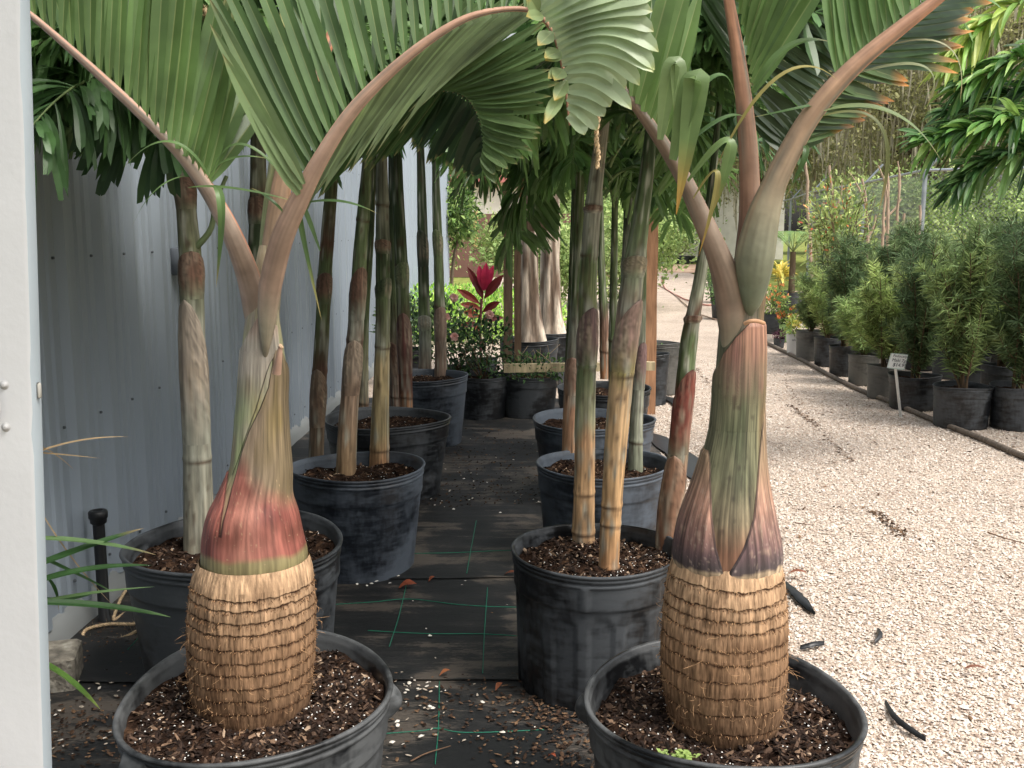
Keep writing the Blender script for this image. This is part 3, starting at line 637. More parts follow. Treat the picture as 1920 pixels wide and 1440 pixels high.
def pet(parent, pts, col0, col1, name='petiole', n=60, hook=None, cb=S(148, 140, 116), cbk=7):
    n = n*2
    """pts rows (px,py,Y,widthpx) -> tapered stalk; returns frond object and sampled centre line"""
    Q = crv(pts, n); P = np.array([at(a, b, y) for a, b, y, w in Q]); r = np.array([max(1.0, w)*pxm(y, 1.4)/2 for a, b, y, w in Q])
    u = np.linspace(0, 1, n)[:, None]; g = G(); c = np.asarray(col0)*(1-u)+np.asarray(col1)*u
    t, A, B = frames(P); NS = 36; th = np.linspace(0, 2*np.pi, NS, endpoint=False)
    V = P[:, None]+r[:, None, None]*(np.cos(th)[None, :, None]*A[:, None]+np.sin(th)[None, :, None]*B[:, None])
    cc = c[:, None]*(1+.3*(vn(th[None, :]*1.6, u*7, 3)-.5))[..., None]; cc = mixc(cc, np.array(S(112, 108, 96)), (vn(th[None, :]*1.3+4, u*4, 5)-.5)*2.2); cc = mixc(cc, np.array(cb), np.clip(1.6-u*cbk, 0, .9)+0*th[None, :]); cc = mixc(cc, np.array(S(206, 120, 78)), (vn(th[None, :]*2.2+9, u*2.5, 6)-.6)*2.4*np.clip(u*4, 0, 1))
    cc = cc*(1+.30*(vn(th[None, :]*6, u*9, 2)-.5)+.30*(vn(th[None, :]*15, u*14, 4)-.5))[..., None]
    g.grid(V, cc.reshape(-1, 3), close=True); g.add(np.vstack([V[-1], P[-1]]), t=[(k, (k+1) % NS, NS) for k in range(NS)], c=c[-1])
    return g.build(name, M['petiole'], parent), P, Q
def blade_row(g, Bp, Tp, n, w, col, rise=.0, prof='long', K=10, N=(0, -1, .3), vein=S(170, 176, 110), tip=S(158, 150, 90), tipk=.93, jit=.012, fold=.28, Cp=None, cvar=.12):
    """leaflets from base polyline Bp to tip polyline Tp (rows px,py,Y)"""
    b = crv(Bp, n); t = crv(Tp, n); B = np.array([at(*q) for q in b]); T = np.array([at(*q) for q in t])+R.normal(0, jit, (n, 3))
    C = np.array([at(*q) for q in crv(Cp, n)]) if Cp is not None else (B+T)/2+np.array((0, 0, rise))
    if Cp is not None: C = 2*C-(B+T)/2
    cc = np.asarray(col)*(1+cvar*R.normal(0, 1, (n, 1))); ww = np.asarray(w)*pxm(B[:, 1].mean(), 1.6)*(1+.12*R.normal(0, 1, n)) if np.ndim(w) == 0 else np.interp(np.linspace(0, 1, n), np.linspace(0, 1, len(w)), w)*pxm(B[:, 1].mean(), 1.6)
    leaves(g, B, T, C, ww, N, cc, prof, K, fold, vein=vein, tip=tip, tipk=tipk)
def ribbons(g, L, Y, col, tip=S(180, 160, 90), w=10, prof='long'):
    for pts in L:
        yy = pts[3] if len(pts) > 3 else Y; ww = pts[4] if len(pts) > 4 else w; cl = pts[5] if len(pts) > 5 else col
        B, C, T = [at(*q, yy) for q in pts[:3]]; C = C+np.array((0, -.03, 0)); C = 2*C-(B+T)/2
        leaves(g, [B], [T], [C], [ww*pxm(yy, 1.6)], [(0, -.6, 1)], [cl], prof, 16, .22, vein=np.asarray(cl)*1.35, tip=tip, tipk=.84)

DG = S(76, 110, 54); MG = S(96, 130, 64); LG = S(122, 148, 92); PG = S(160, 178, 134); SG = S(40, 66, 34)
# ===== left bottle palm
YL = 2.16; c0 = at(482, 1290, YL); 
lp = thing('bottle_palm', 'potted bottle palm with a smooth red crownshaft and pale ringed bulb, left foreground', 'palm', (c0[0], YL, 0), 'bottle palms in the foreground')
pot_parts(lp, (at(484, 1290, YL)[0], YL), .292, .425, M['pot_dusty'], 1, 4, sdrop=.035, n=140, ydepth=1.16, squash=.0, chips=4200, lugs=((-2.15, 0), (.12, 0)))
axb = bulb(lp, [(1352, 392, 556), (1335, 376, 572), (1300, 364, 581), (1250, 357, 587), (1180, 355, 590), (1120, 358, 589), (1080, 364, 585), (1060, 370, 581), (1045, 376, 577)], YL, [1088, 1106, 1128, 1148, 1172, 1196, 1218, 1243, 1266, 1290], 3)
AXR = [(1062, 384, 570), (1035, 384, 571), (1000, 386, 563), (960, 395, 554), (925, 412, 544), (880, 431, 544), (840, 438, 541), (800, 443, 538), (750, 448, 536), (700, 451, 537), (650, 455, 531), (610, 459, 525), (570, 466, 520), (530, 474, 514), (490, 480, 508), (460, 486, 502)]; AXR.sort(key=lambda a: -a[0]); axs = Ax(AXR, YL, 260)
axs_l = crv(np.array(AXR, float), 260)[:, 1]; axs_r = crv(np.array(AXR, float), 260)[:, 2]
def cL(P, Q):
    c = mixc(S(176, 160, 128), S(150, 156, 112), (P-560)/120); c = mixc(c, S(132, 142, 96), (P-700)/120); c = mixc(c, S(150, 120, 88), (P-860)/60)
    c = mixc(c, S(160, 140, 92), (vn(Q*2, P/70., 1)-.5)*2); c = mixc(c, S(150, 138, 124), (vn(Q*3+3, P/50., 2)-.6)*3); return c*streak(P, Q)
def dull(c, k): l = (np.asarray(c)@np.array((.3, .6, .1)))[..., None]; return c*k+l*(1-k)
def cRed(P, Q):
    o = np.argsort(axs.py); cxp = np.interp(P, axs.py[o], ((axs_l+axs_r)/2)[o]); hw = np.interp(P, axs.py[o], ((axs_r-axs_l)/2)[o]); px = cxp+hw*np.sin(Q)
    e = np.interp(P, [641, 760, 850, 960], [522, 497, 461, 437]); d = np.maximum(px-e, 0)
    c = mixc(S(144, 124, 100), S(128, 110, 80), (px-495)/30+.6*(vn(Q*3, P/50., 2)-.5)); c = mixc(c, S(122, 104, 62), (vn(Q*4+2, P/60., 3)-.5)*2*(px > 490))
    red = 1.1*np.exp(-(d/(20+.14*np.maximum(P-700, 0)))**2)+(P-888-.42*np.maximum(px-480, 0))/40.+.5*(vn(Q*3, P/40., 4)-.5)
    rc = mixc(S(160, 88, 74), S(182, 118, 98), np.exp(-((px-485)/38.)**2)*(P > 880)*(.4+.8*vn(Q*3, P/70., 6))); rc = mixc(rc, S(112, 50, 42), np.clip((np.abs(px-477)-48)/40., 0, .8)+(vn(Q*4+1, P/50., 3)-.58)*2)
    rc = mixc(rc, S(124, 66, 52), np.exp(-((P-985)/22.)**2)*.7*vn(Q*4, P/30., 1)*1.5)
    c = mixc(c, rc, red); c = mixc(c, S(142, 130, 84), (P-1014-8*vn(Q*4, Q, 1))/10.); c = mixc(c, S(190, 160, 120), (vn(Q*40, P/5., 7)-.88)*7*(P > 880))
    return c*.86*streak(P, Q, 1, .36)
def cRed_old(P, Q):
    c = mixc(S(184, 150, 126), S(152, 116, 90), (P-690)/70); c = mixc(c, S(156, 78, 66), (P-840)/60+.7*(vn(Q*2.4, P/90., 5)-.5)); c = mixc(c, S(178, 104, 86), (P-900)/40*(np.abs(Q+.15) < .45)*(.35+.9*vn(Q*2.2, P/60., 5))); c = mixc(c, S(120, 58, 50), (vn(Q*3+1, P/60., 3)-.55)*2.4*np.clip((P-860)/40, 0, 1))
    c = mixc(c, S(150, 136, 92), (vn(Q*2+7, P/90., 6)-.62)*2*np.clip((P-760)/80, 0, 1)); c = mixc(c, S(158, 148, 92), (P-1012-6*vn(Q*5, Q, 1))/14.); c = mixc(c, S(205, 170, 130), (P-1052)/8.)
    return dull(c, .72)*streak(P, Q, 1)
g = G(); core(g, axs, cL, 240); g.build('crownshaft', M['shaft'], lp)
# outer red sheath: wraps the whole base, opens up a diagonal slit towards the left
g = G(); full = [(y, 700) for y in (1062, 640)]
shell(g, axs, [(641, 519), (680, 518), (720, 512), (760, 497), (800, 478), (850, 461), (900, 449), (960, 437), (985, 434)], [(641, 526), (700, 540), (760, 548), (830, 562), (900, 590), (985, 620)], cRed, .0045)
shell(g, axs, [(880, 380), (985, 330)], [(880, 436), (920, 437), (960, 435), (985, 434.5)], cRed, .0045)
shell(g, axs, [(984, 330), (1062, 300)], [(984, 630), (1062, 660)], cRed, .0045, m=240, top=False)
g.build('red_sheath', M['shaft'], lp)
def cGy(P, Q): c = mixc(S(176, 142, 124), S(168, 158, 142), (P-590)/50); c = mixc(c, S(136, 146, 104), (P-690)/90); c = mixc(c, S(126, 110, 96), (vn(Q*3+5, P/60., 1)-.5)*2.4); return c*.88*streak(P, Q, 2, .4)
g = G(); shell(g, axs, [(585, 497), (600, 486), (625, 472), (650, 458), (700, 430), (880, 400)], [(585, 503), (610, 522), (650, 527), (680, 514), (760, 492), (860, 456), (880, 448)], lambda P, Q: mixc(cGy(P, Q), cL(P, Q), (P-690)/120.), .004, taper=True)
g.build('grey_sheath', M['shaft'], lp)
g = G(); P = crv([at(519, 700, YL-.09), at(523, 672, YL-.10), at(526, 650, YL-.105)], 10); tube(g, P, np.linspace(.009, .0045, 10), 10, S(170, 134, 112)); tube(g, [P[-1], P[-1]+(0.003, 0, .002)], [.0062, .0055], 10, S(200, 166, 130)); g.build('cut_petiole', M['petiole'], lp)
pk = S(196, 166, 146)
# frond to the upper left
o, P, Q = pet(lp, [(494, 720, 2.2, 24), (489, 640, 2.185, 42), (480, 585, 2.16, 46), (466, 520, 2.12, 44), (440, 450, 2.05, 38), (410, 390, 2.04, 33), (375, 335, 2.02, 28), (330, 278, 2.0, 24), (250, 200, 1.97, 19), (150, 108, 1.93, 15), (50, 22, 1.9, 12), (-70, -70, 1.86, 9)], pk, S(146, 124, 106), 'frond')
g = G()
blade_row(g, [(388, 345, 2.02), (340, 285, 1.99), (270, 215, 1.97), (190, 140, 1.95), (110, 68, 1.92), (30, 0, 1.9)], [(455, 60, 2.1), (400, -80, 2.05), (300, -190, 2.0), (205, -230, 1.98), (95, -250, 1.94), (-60, -300, 1.9)], 24, [36, 38, 32, 26, 23, 21], S(96, 128, 60), prof='blunt')
blade_row(g, [(380, 335, 2.06), (300, 240, 2.04), (190, 135, 2.0), (60, 22, 1.95)], [(350, -40, 2.28), (240, -200, 2.24), (120, -230, 2.2), (-30, -260, 2.15)], 13, 27, S(84, 118, 56), prof='blunt')
blade_row(g, [(388, 345, 2.02), (375, 330, 2.04)], [(500, 175, 2.2), (440, 120, 2.1)], 3, 42, S(98, 128, 66), prof='blunt')
ribbons(g, [((392, 330), (325, 268), (228, 320)), ((395, 335), (470, 275), (575, 392)), ((400, 348), (424, 400), (405, 540), 1.98, 16), ((390, 335), (440, 300), (505, 298)), ((350, 330), (300, 360), (245, 432), 2.0, 5), ((352, 352), (450, 355), (560, 380), 2.0, 9)], 2.0, MG)
g.build('leaflets', M['leaf'], o)
# middle frond behind, with a pale green spear
o, P, Q = pet(lp, [(503, 600, 2.2, 40), (507, 520, 2.22, 44), (514, 450, 2.25, 42), (528, 350, 2.28, 36), (548, 260, 2.32, 30), (578, 170, 2.36, 25), (610, 95, 2.4, 22), (650, 5, 2.44, 20), (700, -90, 2.48, 16)], S(184, 160, 128), S(206, 128, 88), 'frond')
g = G(); blade_row(g, [(600, 110, 2.42), (650, 5, 2.45), (700, -90, 2.5)], [(470, -120, 2.5), (560, -260, 2.5), (640, -330, 2.6)], 10, 30, DG)
blade_row(g, [(600, 110, 2.42), (650, 5, 2.45), (700, -90, 2.5)], [(800, -60, 2.6), (860, -160, 2.6), (900, -260, 2.6)], 10, 30, DG); g.build('leaflets', M['leaf'], o)
o, P, Q = pet(lp, [(500, 560, 2.24, 30), (500, 480, 2.26, 30), (506, 400, 2.3, 28), (515, 320, 2.33, 25), (524, 230, 2.36, 20), (528, 100, 2.4, 12), (530, -60, 2.45, 8)], S(150, 156, 110), S(166, 170, 90), 'spear_leaf')
# right frond: arches over the aisle and turns down
o, P, Q = pet(lp, [(497, 676, 2.12, 5), (499, 640, 2.107, 20), (501, 600, 2.10, 34), (504, 560, 2.09, 40), (509, 525, 2.075, 43), (528, 450, 2.03, 42), (556, 385, 2.0, 38), (600, 300, 1.97, 30), (655, 215, 1.95, 25), (720, 145, 1.94, 21), (795, 82, 1.93, 17), (870, 36, 1.93, 13), (940, 18, 1.94, 10), (1000, 22, 1.95, 9), (1035, 58, 1.95, 8), (1052, 110, 1.95, 7), (1062, 180, 1.95, 5), (1068, 235, 1.95, 3)], S(190, 160, 138), S(174, 122, 92), 'frond', 110)
g = G(); F3 = [(580, 330, 1.98), (620, 262, 1.96), (680, 185, 1.95), (750, 118, 1.94), (830, 60, 1.93), (905, 25, 1.93), (985, 14, 1.95)]
blade_row(g, F3, [(372, -60, 2.02), (455, -170, 2.0), (560, -240, 2.0), (690, -290, 2.0), (800, -300, 2.0), (900, -300, 2.0), (1000, -290, 2.0)], 24, [30, 28, 24, 22, 20, 19], S(92, 126, 62), K=12)
blade_row(g, [(575, 340, 2.02)]+[(a, b, y+.03) for a, b, y in F3[1:]], [(520, -120, 2.3), (600, -220, 2.3), (700, -260, 2.3), (800, -300, 2.3), (900, -300, 2.3), (980, -300, 2.3), (1060, -280, 2.3)], 14, 20, DG)
blade_row(g, [(570, 345, 1.96), (560, 365, 1.97)], [(385, -10, 1.9), (430, 90, 1.9)], 3, 30, LG)
# drooping far row
blade_row(g, [(640, 248, 1.99), (700, 170, 1.98), (770, 106, 1.97), (840, 58, 1.96), (905, 32, 1.96), (965, 24, 1.96), (1000, 26, 1.96)], [(560, 400, 2.10), (585, 372, 2.14), (605, 352, 2.18), (640, 325, 2.2), (690, 290, 2.22), (745, 240, 2.22), (800, 196, 2.22)], 32, 15, S(158, 180, 132), vein=S(188, 202, 150), jit=.010, cvar=.2,
          Cp=[(596, 330, 2.02), (640, 270, 2.02), (690, 220, 2.03), (740, 180, 2.04), (800, 140, 2.05), (860, 110, 2.06), (905, 95, 2.07)], prof='strip')
# tip, pale backs fanning to the right
blade_row(g, [(990, 18, 1.95), (1020, 35, 1.94), (1038, 62, 1.94), (1048, 95, 1.94), (1056, 130, 1.94), (1062, 175, 1.94), (1067, 215, 1.94)], [(1120, -90, 1.9), (1195, -40, 1.86), (1228, 40, 1.84), (1224, 118, 1.84), (1192, 160, 1.86), (1145, 215, 1.88), (1096, 246, 1.9)], 17, [30, 35, 37, 37, 34, 30], S(170, 190, 144), prof='round', K=14, vein=S(176, 190, 146), tip=S(176, 184, 104), tipk=.95, jit=.008,
          Cp=[(1050, -50, 1.9), (1110, -8, 1.87), (1140, 25, 1.86), (1145, 70, 1.86), (1128, 120, 1.88), (1108, 180, 1.9), (1080, 225, 1.92)])
for (bx, by, tx, ty) in [(1010, 24, 990, -5), (1018, 30, 986, 32), (1036, 60, 1004, 82), (1050, 95, 1022, 112), (1055, 130, 1034, 152), (1060, 165, 1020, 232), (1062, 150, 1040, 190)]:
    blade_row(g, [(bx, by, 1.93), (bx+1, by, 1.93)], [(tx, ty, 1.9), (tx, ty, 1.9)], 2, 30, S(150, 172, 110), tip=S(206, 176, 70), tipk=.7, prof='oval', jit=.003, vein=S(180, 190, 120))
ribbons(g, [((600, 470), (565, 385), (603, 600), 2.05, 13, DG), ((560, 385), (640, 378), (710, 402), 2.02, 10, DG), ((545, 420), (520, 380), (470, 352), 2.02, 8, DG)], 2.0, DG)
g.build('leaflets', M['leaf'], o)
# fourth frond curling down in the middle
o, P, Q = pet(lp, [(505, 520, 2.28, 30), (545, 420, 2.32, 24), (610, 310, 2.38, 18), (690, 225, 2.42, 13), (740, 196, 2.44, 11), (785, 180, 2.45, 9), (830, 168, 2.45, 8), (868, 178, 2.45, 7), (893, 210, 2.45, 6), (905, 250, 2.45, 5), (906, 296, 2.45, 3)], S(170, 150, 110), S(150, 130, 80), 'frond', 90)
g = G(); F4 = [(640, 270, 2.4), (720, 205, 2.43), (785, 180, 2.44), (830, 169, 2.44), (868, 178, 2.44), (893, 210, 2.44), (905, 255, 2.44), (906, 296, 2.44)]
blade_row(g, F4, [(900, -90, 2.4), (980, -20, 2.38), (1010, 30, 2.36), (1030, 80, 2.35), (1042, 150, 2.35), (1020, 230, 2.36), (985, 290, 2.38), (925, 345, 2.4)], 44, [20, 22, 22, 24, 24, 24], S(104, 134, 74), vein=S(150, 166, 100), jit=.008)
blade_row(g, F4[2:], [(720, 230, 2.55), (760, 270, 2.55), (800, 300, 2.52), (835, 318, 2.5), (868, 330, 2.48), (890, 345, 2.45)], 22, 22, SG, vein=S(80, 96, 50))
blade_row(g, F4[:4], [(560, 380, 2.5), (620, 350, 2.5), (680, 320, 2.5), (740, 290, 2.5)], 18, 18, DG)
g.build('leaflets', M['leaf'], o)

# ===== right bottle palm
YR = 2.14; c0 = at(1350, 1305, YR)
rp_ = thing('bottle_palm', 'potted bottle palm with a split brown-green crownshaft and fatter ringed bulb, right foreground', 'palm', (c0[0], YR, 0), 'bottle palms in the foreground')
pot_parts(rp_, (at(1352, 1305, YR)[0], YR), .300, .415, M['pot_dusty'], 2, 4, sdrop=.06, n=140, ydepth=1.06, squash=.0, chips=4200, lugs=((3.02, 0), (-1.15, 0)))
bulb(rp_, [(1398, 1296, 1414), (1375, 1272, 1442), (1345, 1256, 1459), (1300, 1245, 1468), (1240, 1240, 1473), (1160, 1243, 1474), (1100, 1250, 1470), (1065, 1257, 1466), (1050, 1261, 1463), (1038, 1264, 1460)], YR, [1072, 1102, 1124, 1146, 1176, 1200, 1232, 1262, 1294, 1330, 1362], 9)
axr = Ax([(1055, 1266, 1460), (1040, 1264, 1462), (1010, 1268, 1459), (980, 1274, 1453), (950, 1283, 1447), (900, 1302, 1438), (850, 1318, 1433), (800, 1330, 1431), (750, 1338, 1430), (700, 1342, 1431), (650, 1346, 1432), (600, 1350, 1431), (560, 1349, 1435), (530, 1352, 1438), (505, 1362, 1438), (480, 1380, 1430)], YR, 280)
def cR(P, Q):
    c = mixc(S(142, 130, 106), S(128, 128, 84), (P-620)/100); c = mixc(c, S(150, 126, 84), (P-880)/90); c = mixc(c, S(92, 104, 62), (vn(Q*3, P/80., 1)-.5)*2.2); c = mixc(c, S(140, 92, 60), (P-1000)/40)
    c = mixc(c, S(176, 128, 62), np.clip((Q-.55)*3, 0, 1)*np.clip((900-P)/120, 0, 1)*.7); c = mixc(c, S(60, 48, 36), (vn(Q*14, P/18., 6)-.80)*4); c = mixc(c, S(112, 104, 80), .25+0*P); c = mixc(c, S(150, 98, 62), (P-960)/50); return dull(c, .85)*.72*streak(P, Q, 3, .5)
def cPu(P, Q):
    c = mixc(S(166, 132, 92), S(176, 124, 96), (P-850)/80); c = mixc(c, S(118, 84, 84), (P-930)/70-.3+.9*(vn(Q*2, P/60., 2)-.4)); c = mixc(c, S(188, 150, 122), (vn(Q*12, P/14., 7)-.66)*2*(P > 900)); c = mixc(c, S(84, 70, 72), (P-1004)/30.); c = mixc(c, S(198, 168, 126), (P-1036-10*vn(Q*9, Q, 3))/5.)
    c = mixc(c, S(186, 158, 136), (vn(Q*46, P/6., 3)-.8)*4*(P > 900)); return dull(c, .85)*.80*streak(P, Q, 2, .5)
g = G(); core(g, axr, cR, 240); g.build('crownshaft', M['shaft'], rp_)
g = G(); shell(g, axr, [(840, 1322), (845, 1280), (900, 1250), (1055, 1200)], [(840, 1325), (860, 1326), (900, 1324), (950, 1322), (1000, 1326), (1036, 1335), (1055, 1339)], cPu, .0045)
shell(g, axr, [(680, 1429), (760, 1427), (800, 1420), (850, 1411), (900, 1404), (950, 1394), (1000, 1372), (1040, 1347), (1055, 1342)], [(680, 1432), (760, 1445), (850, 1460), (900, 1480), (1055, 1540)], cPu, .0045)
g.build('outer_sheath', M['shaft'], rp_)
def cB2(P, Q): c = mixc(S(182, 124, 92), S(150, 112, 80), (P-620)/60); c = mixc(c, S(104, 104, 70), (P-670)/80); c = mixc(c, S(150, 96, 84), (vn(Q*2.6, P/60., 2)-.5)*2); return dull(c, .85)*.84*streak(P, Q, 5, .45)
g = G(); shell(g, axr, [(602, 1396), (612, 1386), (630, 1370), (660, 1352), (700, 1340), (800, 1315)], [(602, 1432), (700, 1445), (800, 1450)], lambda P, Q: mixc(cB2(P, Q), cR(P, Q), (P-660)/110.), .005, taper=True)
g.build('brown_sheath', M['shaft'], rp_)
g = G(); tube(g, crv([at(1396, 607, YR-.088), at(1408, 602, YR-.096), at(1420, 602, YR-.09), at(1432, 606, YR-.07)], 12), .0042, 8, S(196, 146, 104)); g.build('cut_petiole', M['petiole'], rp_)
bp = S(146, 118, 100); ob = S(190, 132, 96)
o, P, Q = pet(rp_, [(1360, 700, 2.135, 6), (1366, 655, 2.125, 26), (1371, 600, 2.115, 52), (1366, 540, 2.095, 56), (1345, 475, 2.06, 44), (1312, 400, 2.04, 36), (1280, 332, 2.03, 30), (1238, 262, 2.02, 25), (1190, 195, 2.01, 20), (1140, 132, 2.0, 16), (1080, 70, 1.99, 12), (1000, -10, 1.98, 9)], S(158, 132, 112), S(112, 92, 78), 'frond', 80)
g = G(); blade_row(g, [(1245, 265, 2.02), (1200, 200, 2.0), (1145, 132, 2.0), (1080, 66, 2.0)], [(1330, -10, 2.05), (1260, -110, 2.0), (1180, -160, 2.0), (1100, -220, 2.0)], 15, 33, S(104, 138, 64), prof='blunt')
blade_row(g, [(1240, 262, 2.04), (1190, 192, 2.03), (1140, 130, 2.02), (1080, 66, 2.0)], [(1225, -40, 2.3), (1150, -120, 2.2), (1060, -160, 2.2), (1000, -220, 2.2)], 13, 26, DG, prof='blunt')
ribbons(g, [((1238, 262), (1262, 120), (1272, 290), 1.97, 38, S(130, 156, 96), ), ((1262, 300), (1300, 150), (1268, 402), 1.96, 50, S(112, 142, 76)), ((1290, 340), (1362, 270), (1326, 420), 1.98, 26, S(112, 142, 76)), ((1300, 372), (1340, 330), (1310, 480), 1.98, 12, S(150, 140, 70))], 1.98, MG, tip=S(206, 150, 40), prof='blunt')
ribbons(g, [((1245, 275), (1330, 150), (1380, 190), 2.03, 16, DG), ((1260, 300), (1340, 230), (1400, 222), 2.05, 14, DG)], 2.0, DG)
g.build('leaflets', M['leaf'], o)
o, P, Q = pet(rp_, [(1402, 640, 2.17, 60), (1398, 540, 2.18, 52), (1402, 460, 2.18, 44), (1406, 400, 2.18, 40), (1404, 300, 2.18, 36), (1398, 220, 2.18, 32), (1390, 150, 2.18, 28), (1380, 80, 2.18, 24), (1368, 10, 2.18, 20), (1350, -90, 2.18, 15)], S(120, 96, 82), ob, 'frond', 70)
g = G(); blade_row(g, [(1412, 172, 2.17), (1404, 110, 2.17), (1392, 40, 2.17), (1375, -40, 2.17)], [(1580, -90, 2.1), (1530, -190, 2.1), (1450, -260, 2.1), (1400, -300, 2.1)], 12, 32, S(104, 142, 68), prof='blunt')
blade_row(g, [(1388, 150, 2.2), (1378, 80, 2.2), (1368, 10, 2.2)], [(1270, -100, 2.3), (1230, -180, 2.3), (1220, -260, 2.3)], 9, 34, DG)
ribbons(g, [((1412, 175), (1470, 95), (1560, 80), 2.1, 24, MG)], 2.1, MG); g.build('leaflets', M['leaf'], o)
o, P, Q = pet(rp_, [(1405, 640, 2.14, 8), (1406, 592, 2.105, 14), (1409, 565, 2.085, 38), (1412, 530, 2.07, 58), (1416, 480, 2.05, 72), (1430, 410, 2.04, 62), (1450, 350, 2.03, 47), (1478, 290, 2.02, 42), (1515, 225, 2.01, 38), (1565, 162, 2.0, 35), (1620, 108, 1.99, 31), (1685, 55, 1.98, 27), (1755, 0, 1.97, 22), (1850, -80, 1.95, 16)], S(128, 138, 112), S(182, 128, 98), 'frond', 90, cb=S(112, 124, 100), cbk=3.2)
g = G(); blade_row(g, [(1572, 142, 2.01), (1620, 98, 2.0), (1680, 45, 1.98), (1750, -12, 1.97)], [(1530, -150, 2.05), (1590, -200, 2.05), (1660, -240, 2.0), (1740, -280, 2.0)], 13, 33, S(100, 138, 66), prof='blunt')
blade_row(g, [(1600, 128, 2.03), (1660, 78, 2.02), (1720, 32, 2.0), (1790, -20, 2.0)], [(1790, 122, 2.35), (1812, 62, 2.35), (1830, 20, 2.3), (1900, -60, 2.3)], 13, 32, S(82, 116, 66), tip=S(238, 156, 30), tipk=.76, Cp=[(1690, 120, 2.2), (1730, 70, 2.2), (1780, 20, 2.2), (1850, -40, 2.2)])
ribbons(g, [((1545, 208), (1660, 215), (1765, 302), 1.98, 20, S(116, 136, 82)), ((1535, 220), (1640, 240), (1648, 395), 2.0, 13, S(112, 120, 66)), ((1505, 270), (1500, 300), (1472, 372), 2.02, 12, DG), ((1570, 150), (1450, 150), (1340, 320), 1.97, 11, S(160, 150, 70)), ((1555, 190), (1480, 208), (1412, 220), 2.02, 10, DG), ((1600, 140), (1720, 130), (1738, 200), 2.02, 14, S(140, 150, 104)), ((1640, 95), (1760, 90), (1800, 190), 2.05, 9, S(160, 160, 120))], 1.98, MG, tip=S(190, 168, 106))
g.build('leaflets', M['leaf'], o)
# rear frond of the right palm
o, P, Q = pet(rp_, [(1405, 600, 2.2, 36), (1412, 480, 2.3, 30), (1440, 360, 2.4, 22), (1490, 250, 2.5, 17), (1545, 165, 2.6, 13), (1600, 95, 2.65, 10), (1670, 30, 2.7, 8), (1740, -20, 2.7, 6)], S(120, 110, 80), S(120, 104, 70), 'frond', 60)
g = G(); RB = [(1470, 285, 2.5), (1520, 200, 2.56), (1570, 130, 2.62), (1620, 76, 2.66), (1680, 22, 2.7)]
blade_row(g, RB, [(1400, 215, 2.5), (1415, 120, 2.5), (1440, 40, 2.5), (1490, -20, 2.5), (1560, -90, 2.5)], 32, 18, S(52, 78, 42), vein=S(96, 112, 64))
blade_row(g, RB, [(1565, 250, 2.75), (1640, 210, 2.8), (1688, 160, 2.8), (1735, 118, 2.8), (1780, 40, 2.8)], 22, 26, S(86, 112, 62), tip=S(238, 150, 26), tipk=.72)
g.build('leaflets', M['leaf'], o)
# weeds in the right pot
g = G(); B = []; T = []
for q, n_ in (((1245, 1362), 26), ((1275, 1378), 30), ((1290, 1392), 14)):
    c = at(*q, YR-.17); c[2] = .36; b = c+R.normal(0, .008, (n_, 3))*(1, 1, .2); B.append(b); T.append(b+R.normal(0, .012, (n_, 3))*(1, 1, .3)+(0, 0, .006))
B = np.vstack(B); T = np.vstack(T); leaves(g, B, T, (B+T)/2+(0, 0, .006), .009, (0, 0, 1), np.tile(S(150, 176, 84), (len(B), 1)), 'oval', 3)
g.build('weeds', M['leaf_soft'], rp_)['kind'] = 'stuff'
# hanging twine
a = [at(x, y, 2.0) for x, y in ((1112, 140), (1116, 175), (1122, 215), (1118, 255), (1122, 290), (1119, 316))]
rope(a, .0042, 'hanging_twine', 'frayed pale twine hanging from the fronds above the aisle', 260, 1, 160)
a = [at(x, y, 2.13) for x, y in ((384, 16), (388, 30), (396, 48), (400, 66))]
rope(a, .004, 'twine_tuft', 'short frayed twine knot among the upper left leaves', 260, 1, 60)
R.seed(21)
# ---------------------------------------------------------------- clumping palms in pots along the aisle
def frond_proto(seed, L=1.15, wl=.26, ww=.042, n=54, col=S(58, 98, 44), arch=.75, jag=.28, bushy=1.):
    rs = np.random.RandomState(seed); s = np.linspace(0, 1, 26)
    P = np.stack([L*(.86*s**1.15), .06*np.sin(s*3+seed), L*(.62*s-arch*s**2.2)], -1)
    gp = G(); tube(gp, P, np.linspace(.011, .0025, 26), 6, S(104, 124, 66))
    sb = np.sort(rs.uniform(.14, 1, n)); B = np.stack([np.interp(sb, s, P[:, k]) for k in range(3)], -1); t, A, Bn = frames(P); tg = np.stack([np.interp(sb, s, t[:, k]) for k in range(3)], -1)
    side = nrm(np.cross(tg, (0, 0, 1))); up = np.cross(side, tg); m = 2; g = G()
    for sg in (-1, 1):
        a = rs.uniform(-.9, .8, n)*bushy; d = nrm(sg*side*np.cos(a)[:, None]+up*np.sin(a)[:, None]+tg*rs.uniform(.35, 1.0, (n, 1)))
        ln = wl*np.interp(sb, [0, .3, .8, 1], [.7, 1, .85, .6])*rs.uniform(.75, 1.2, n); T = B+d*ln[:, None]; T[:, 2] -= ln*rs.uniform(.25, .75, n); C = B+d*ln[:, None]*.6
        cc = np.asarray(col)*rs.uniform(.65, 1.35, (n, 1)); leaves(g, B, T, C, ww*rs.uniform(.7, 1.3, n), up+rs.normal(0, .3, (n, 3)), cc, 'fan', 5, .3, vein=np.asarray(col)*1.35, jag=jag, wave=.12, rs=rs)
    return gp.mesh('frond'), g.mesh('leaflets')
PROTO = [frond_proto(k, col=c) for k, c in enumerate((S(92, 134, 62), S(76, 116, 54), S(106, 146, 68), S(68, 106, 50)))]
for a, b in PROTO: a.materials.append(M['petiole']); b.materials.append(M['leaf'])
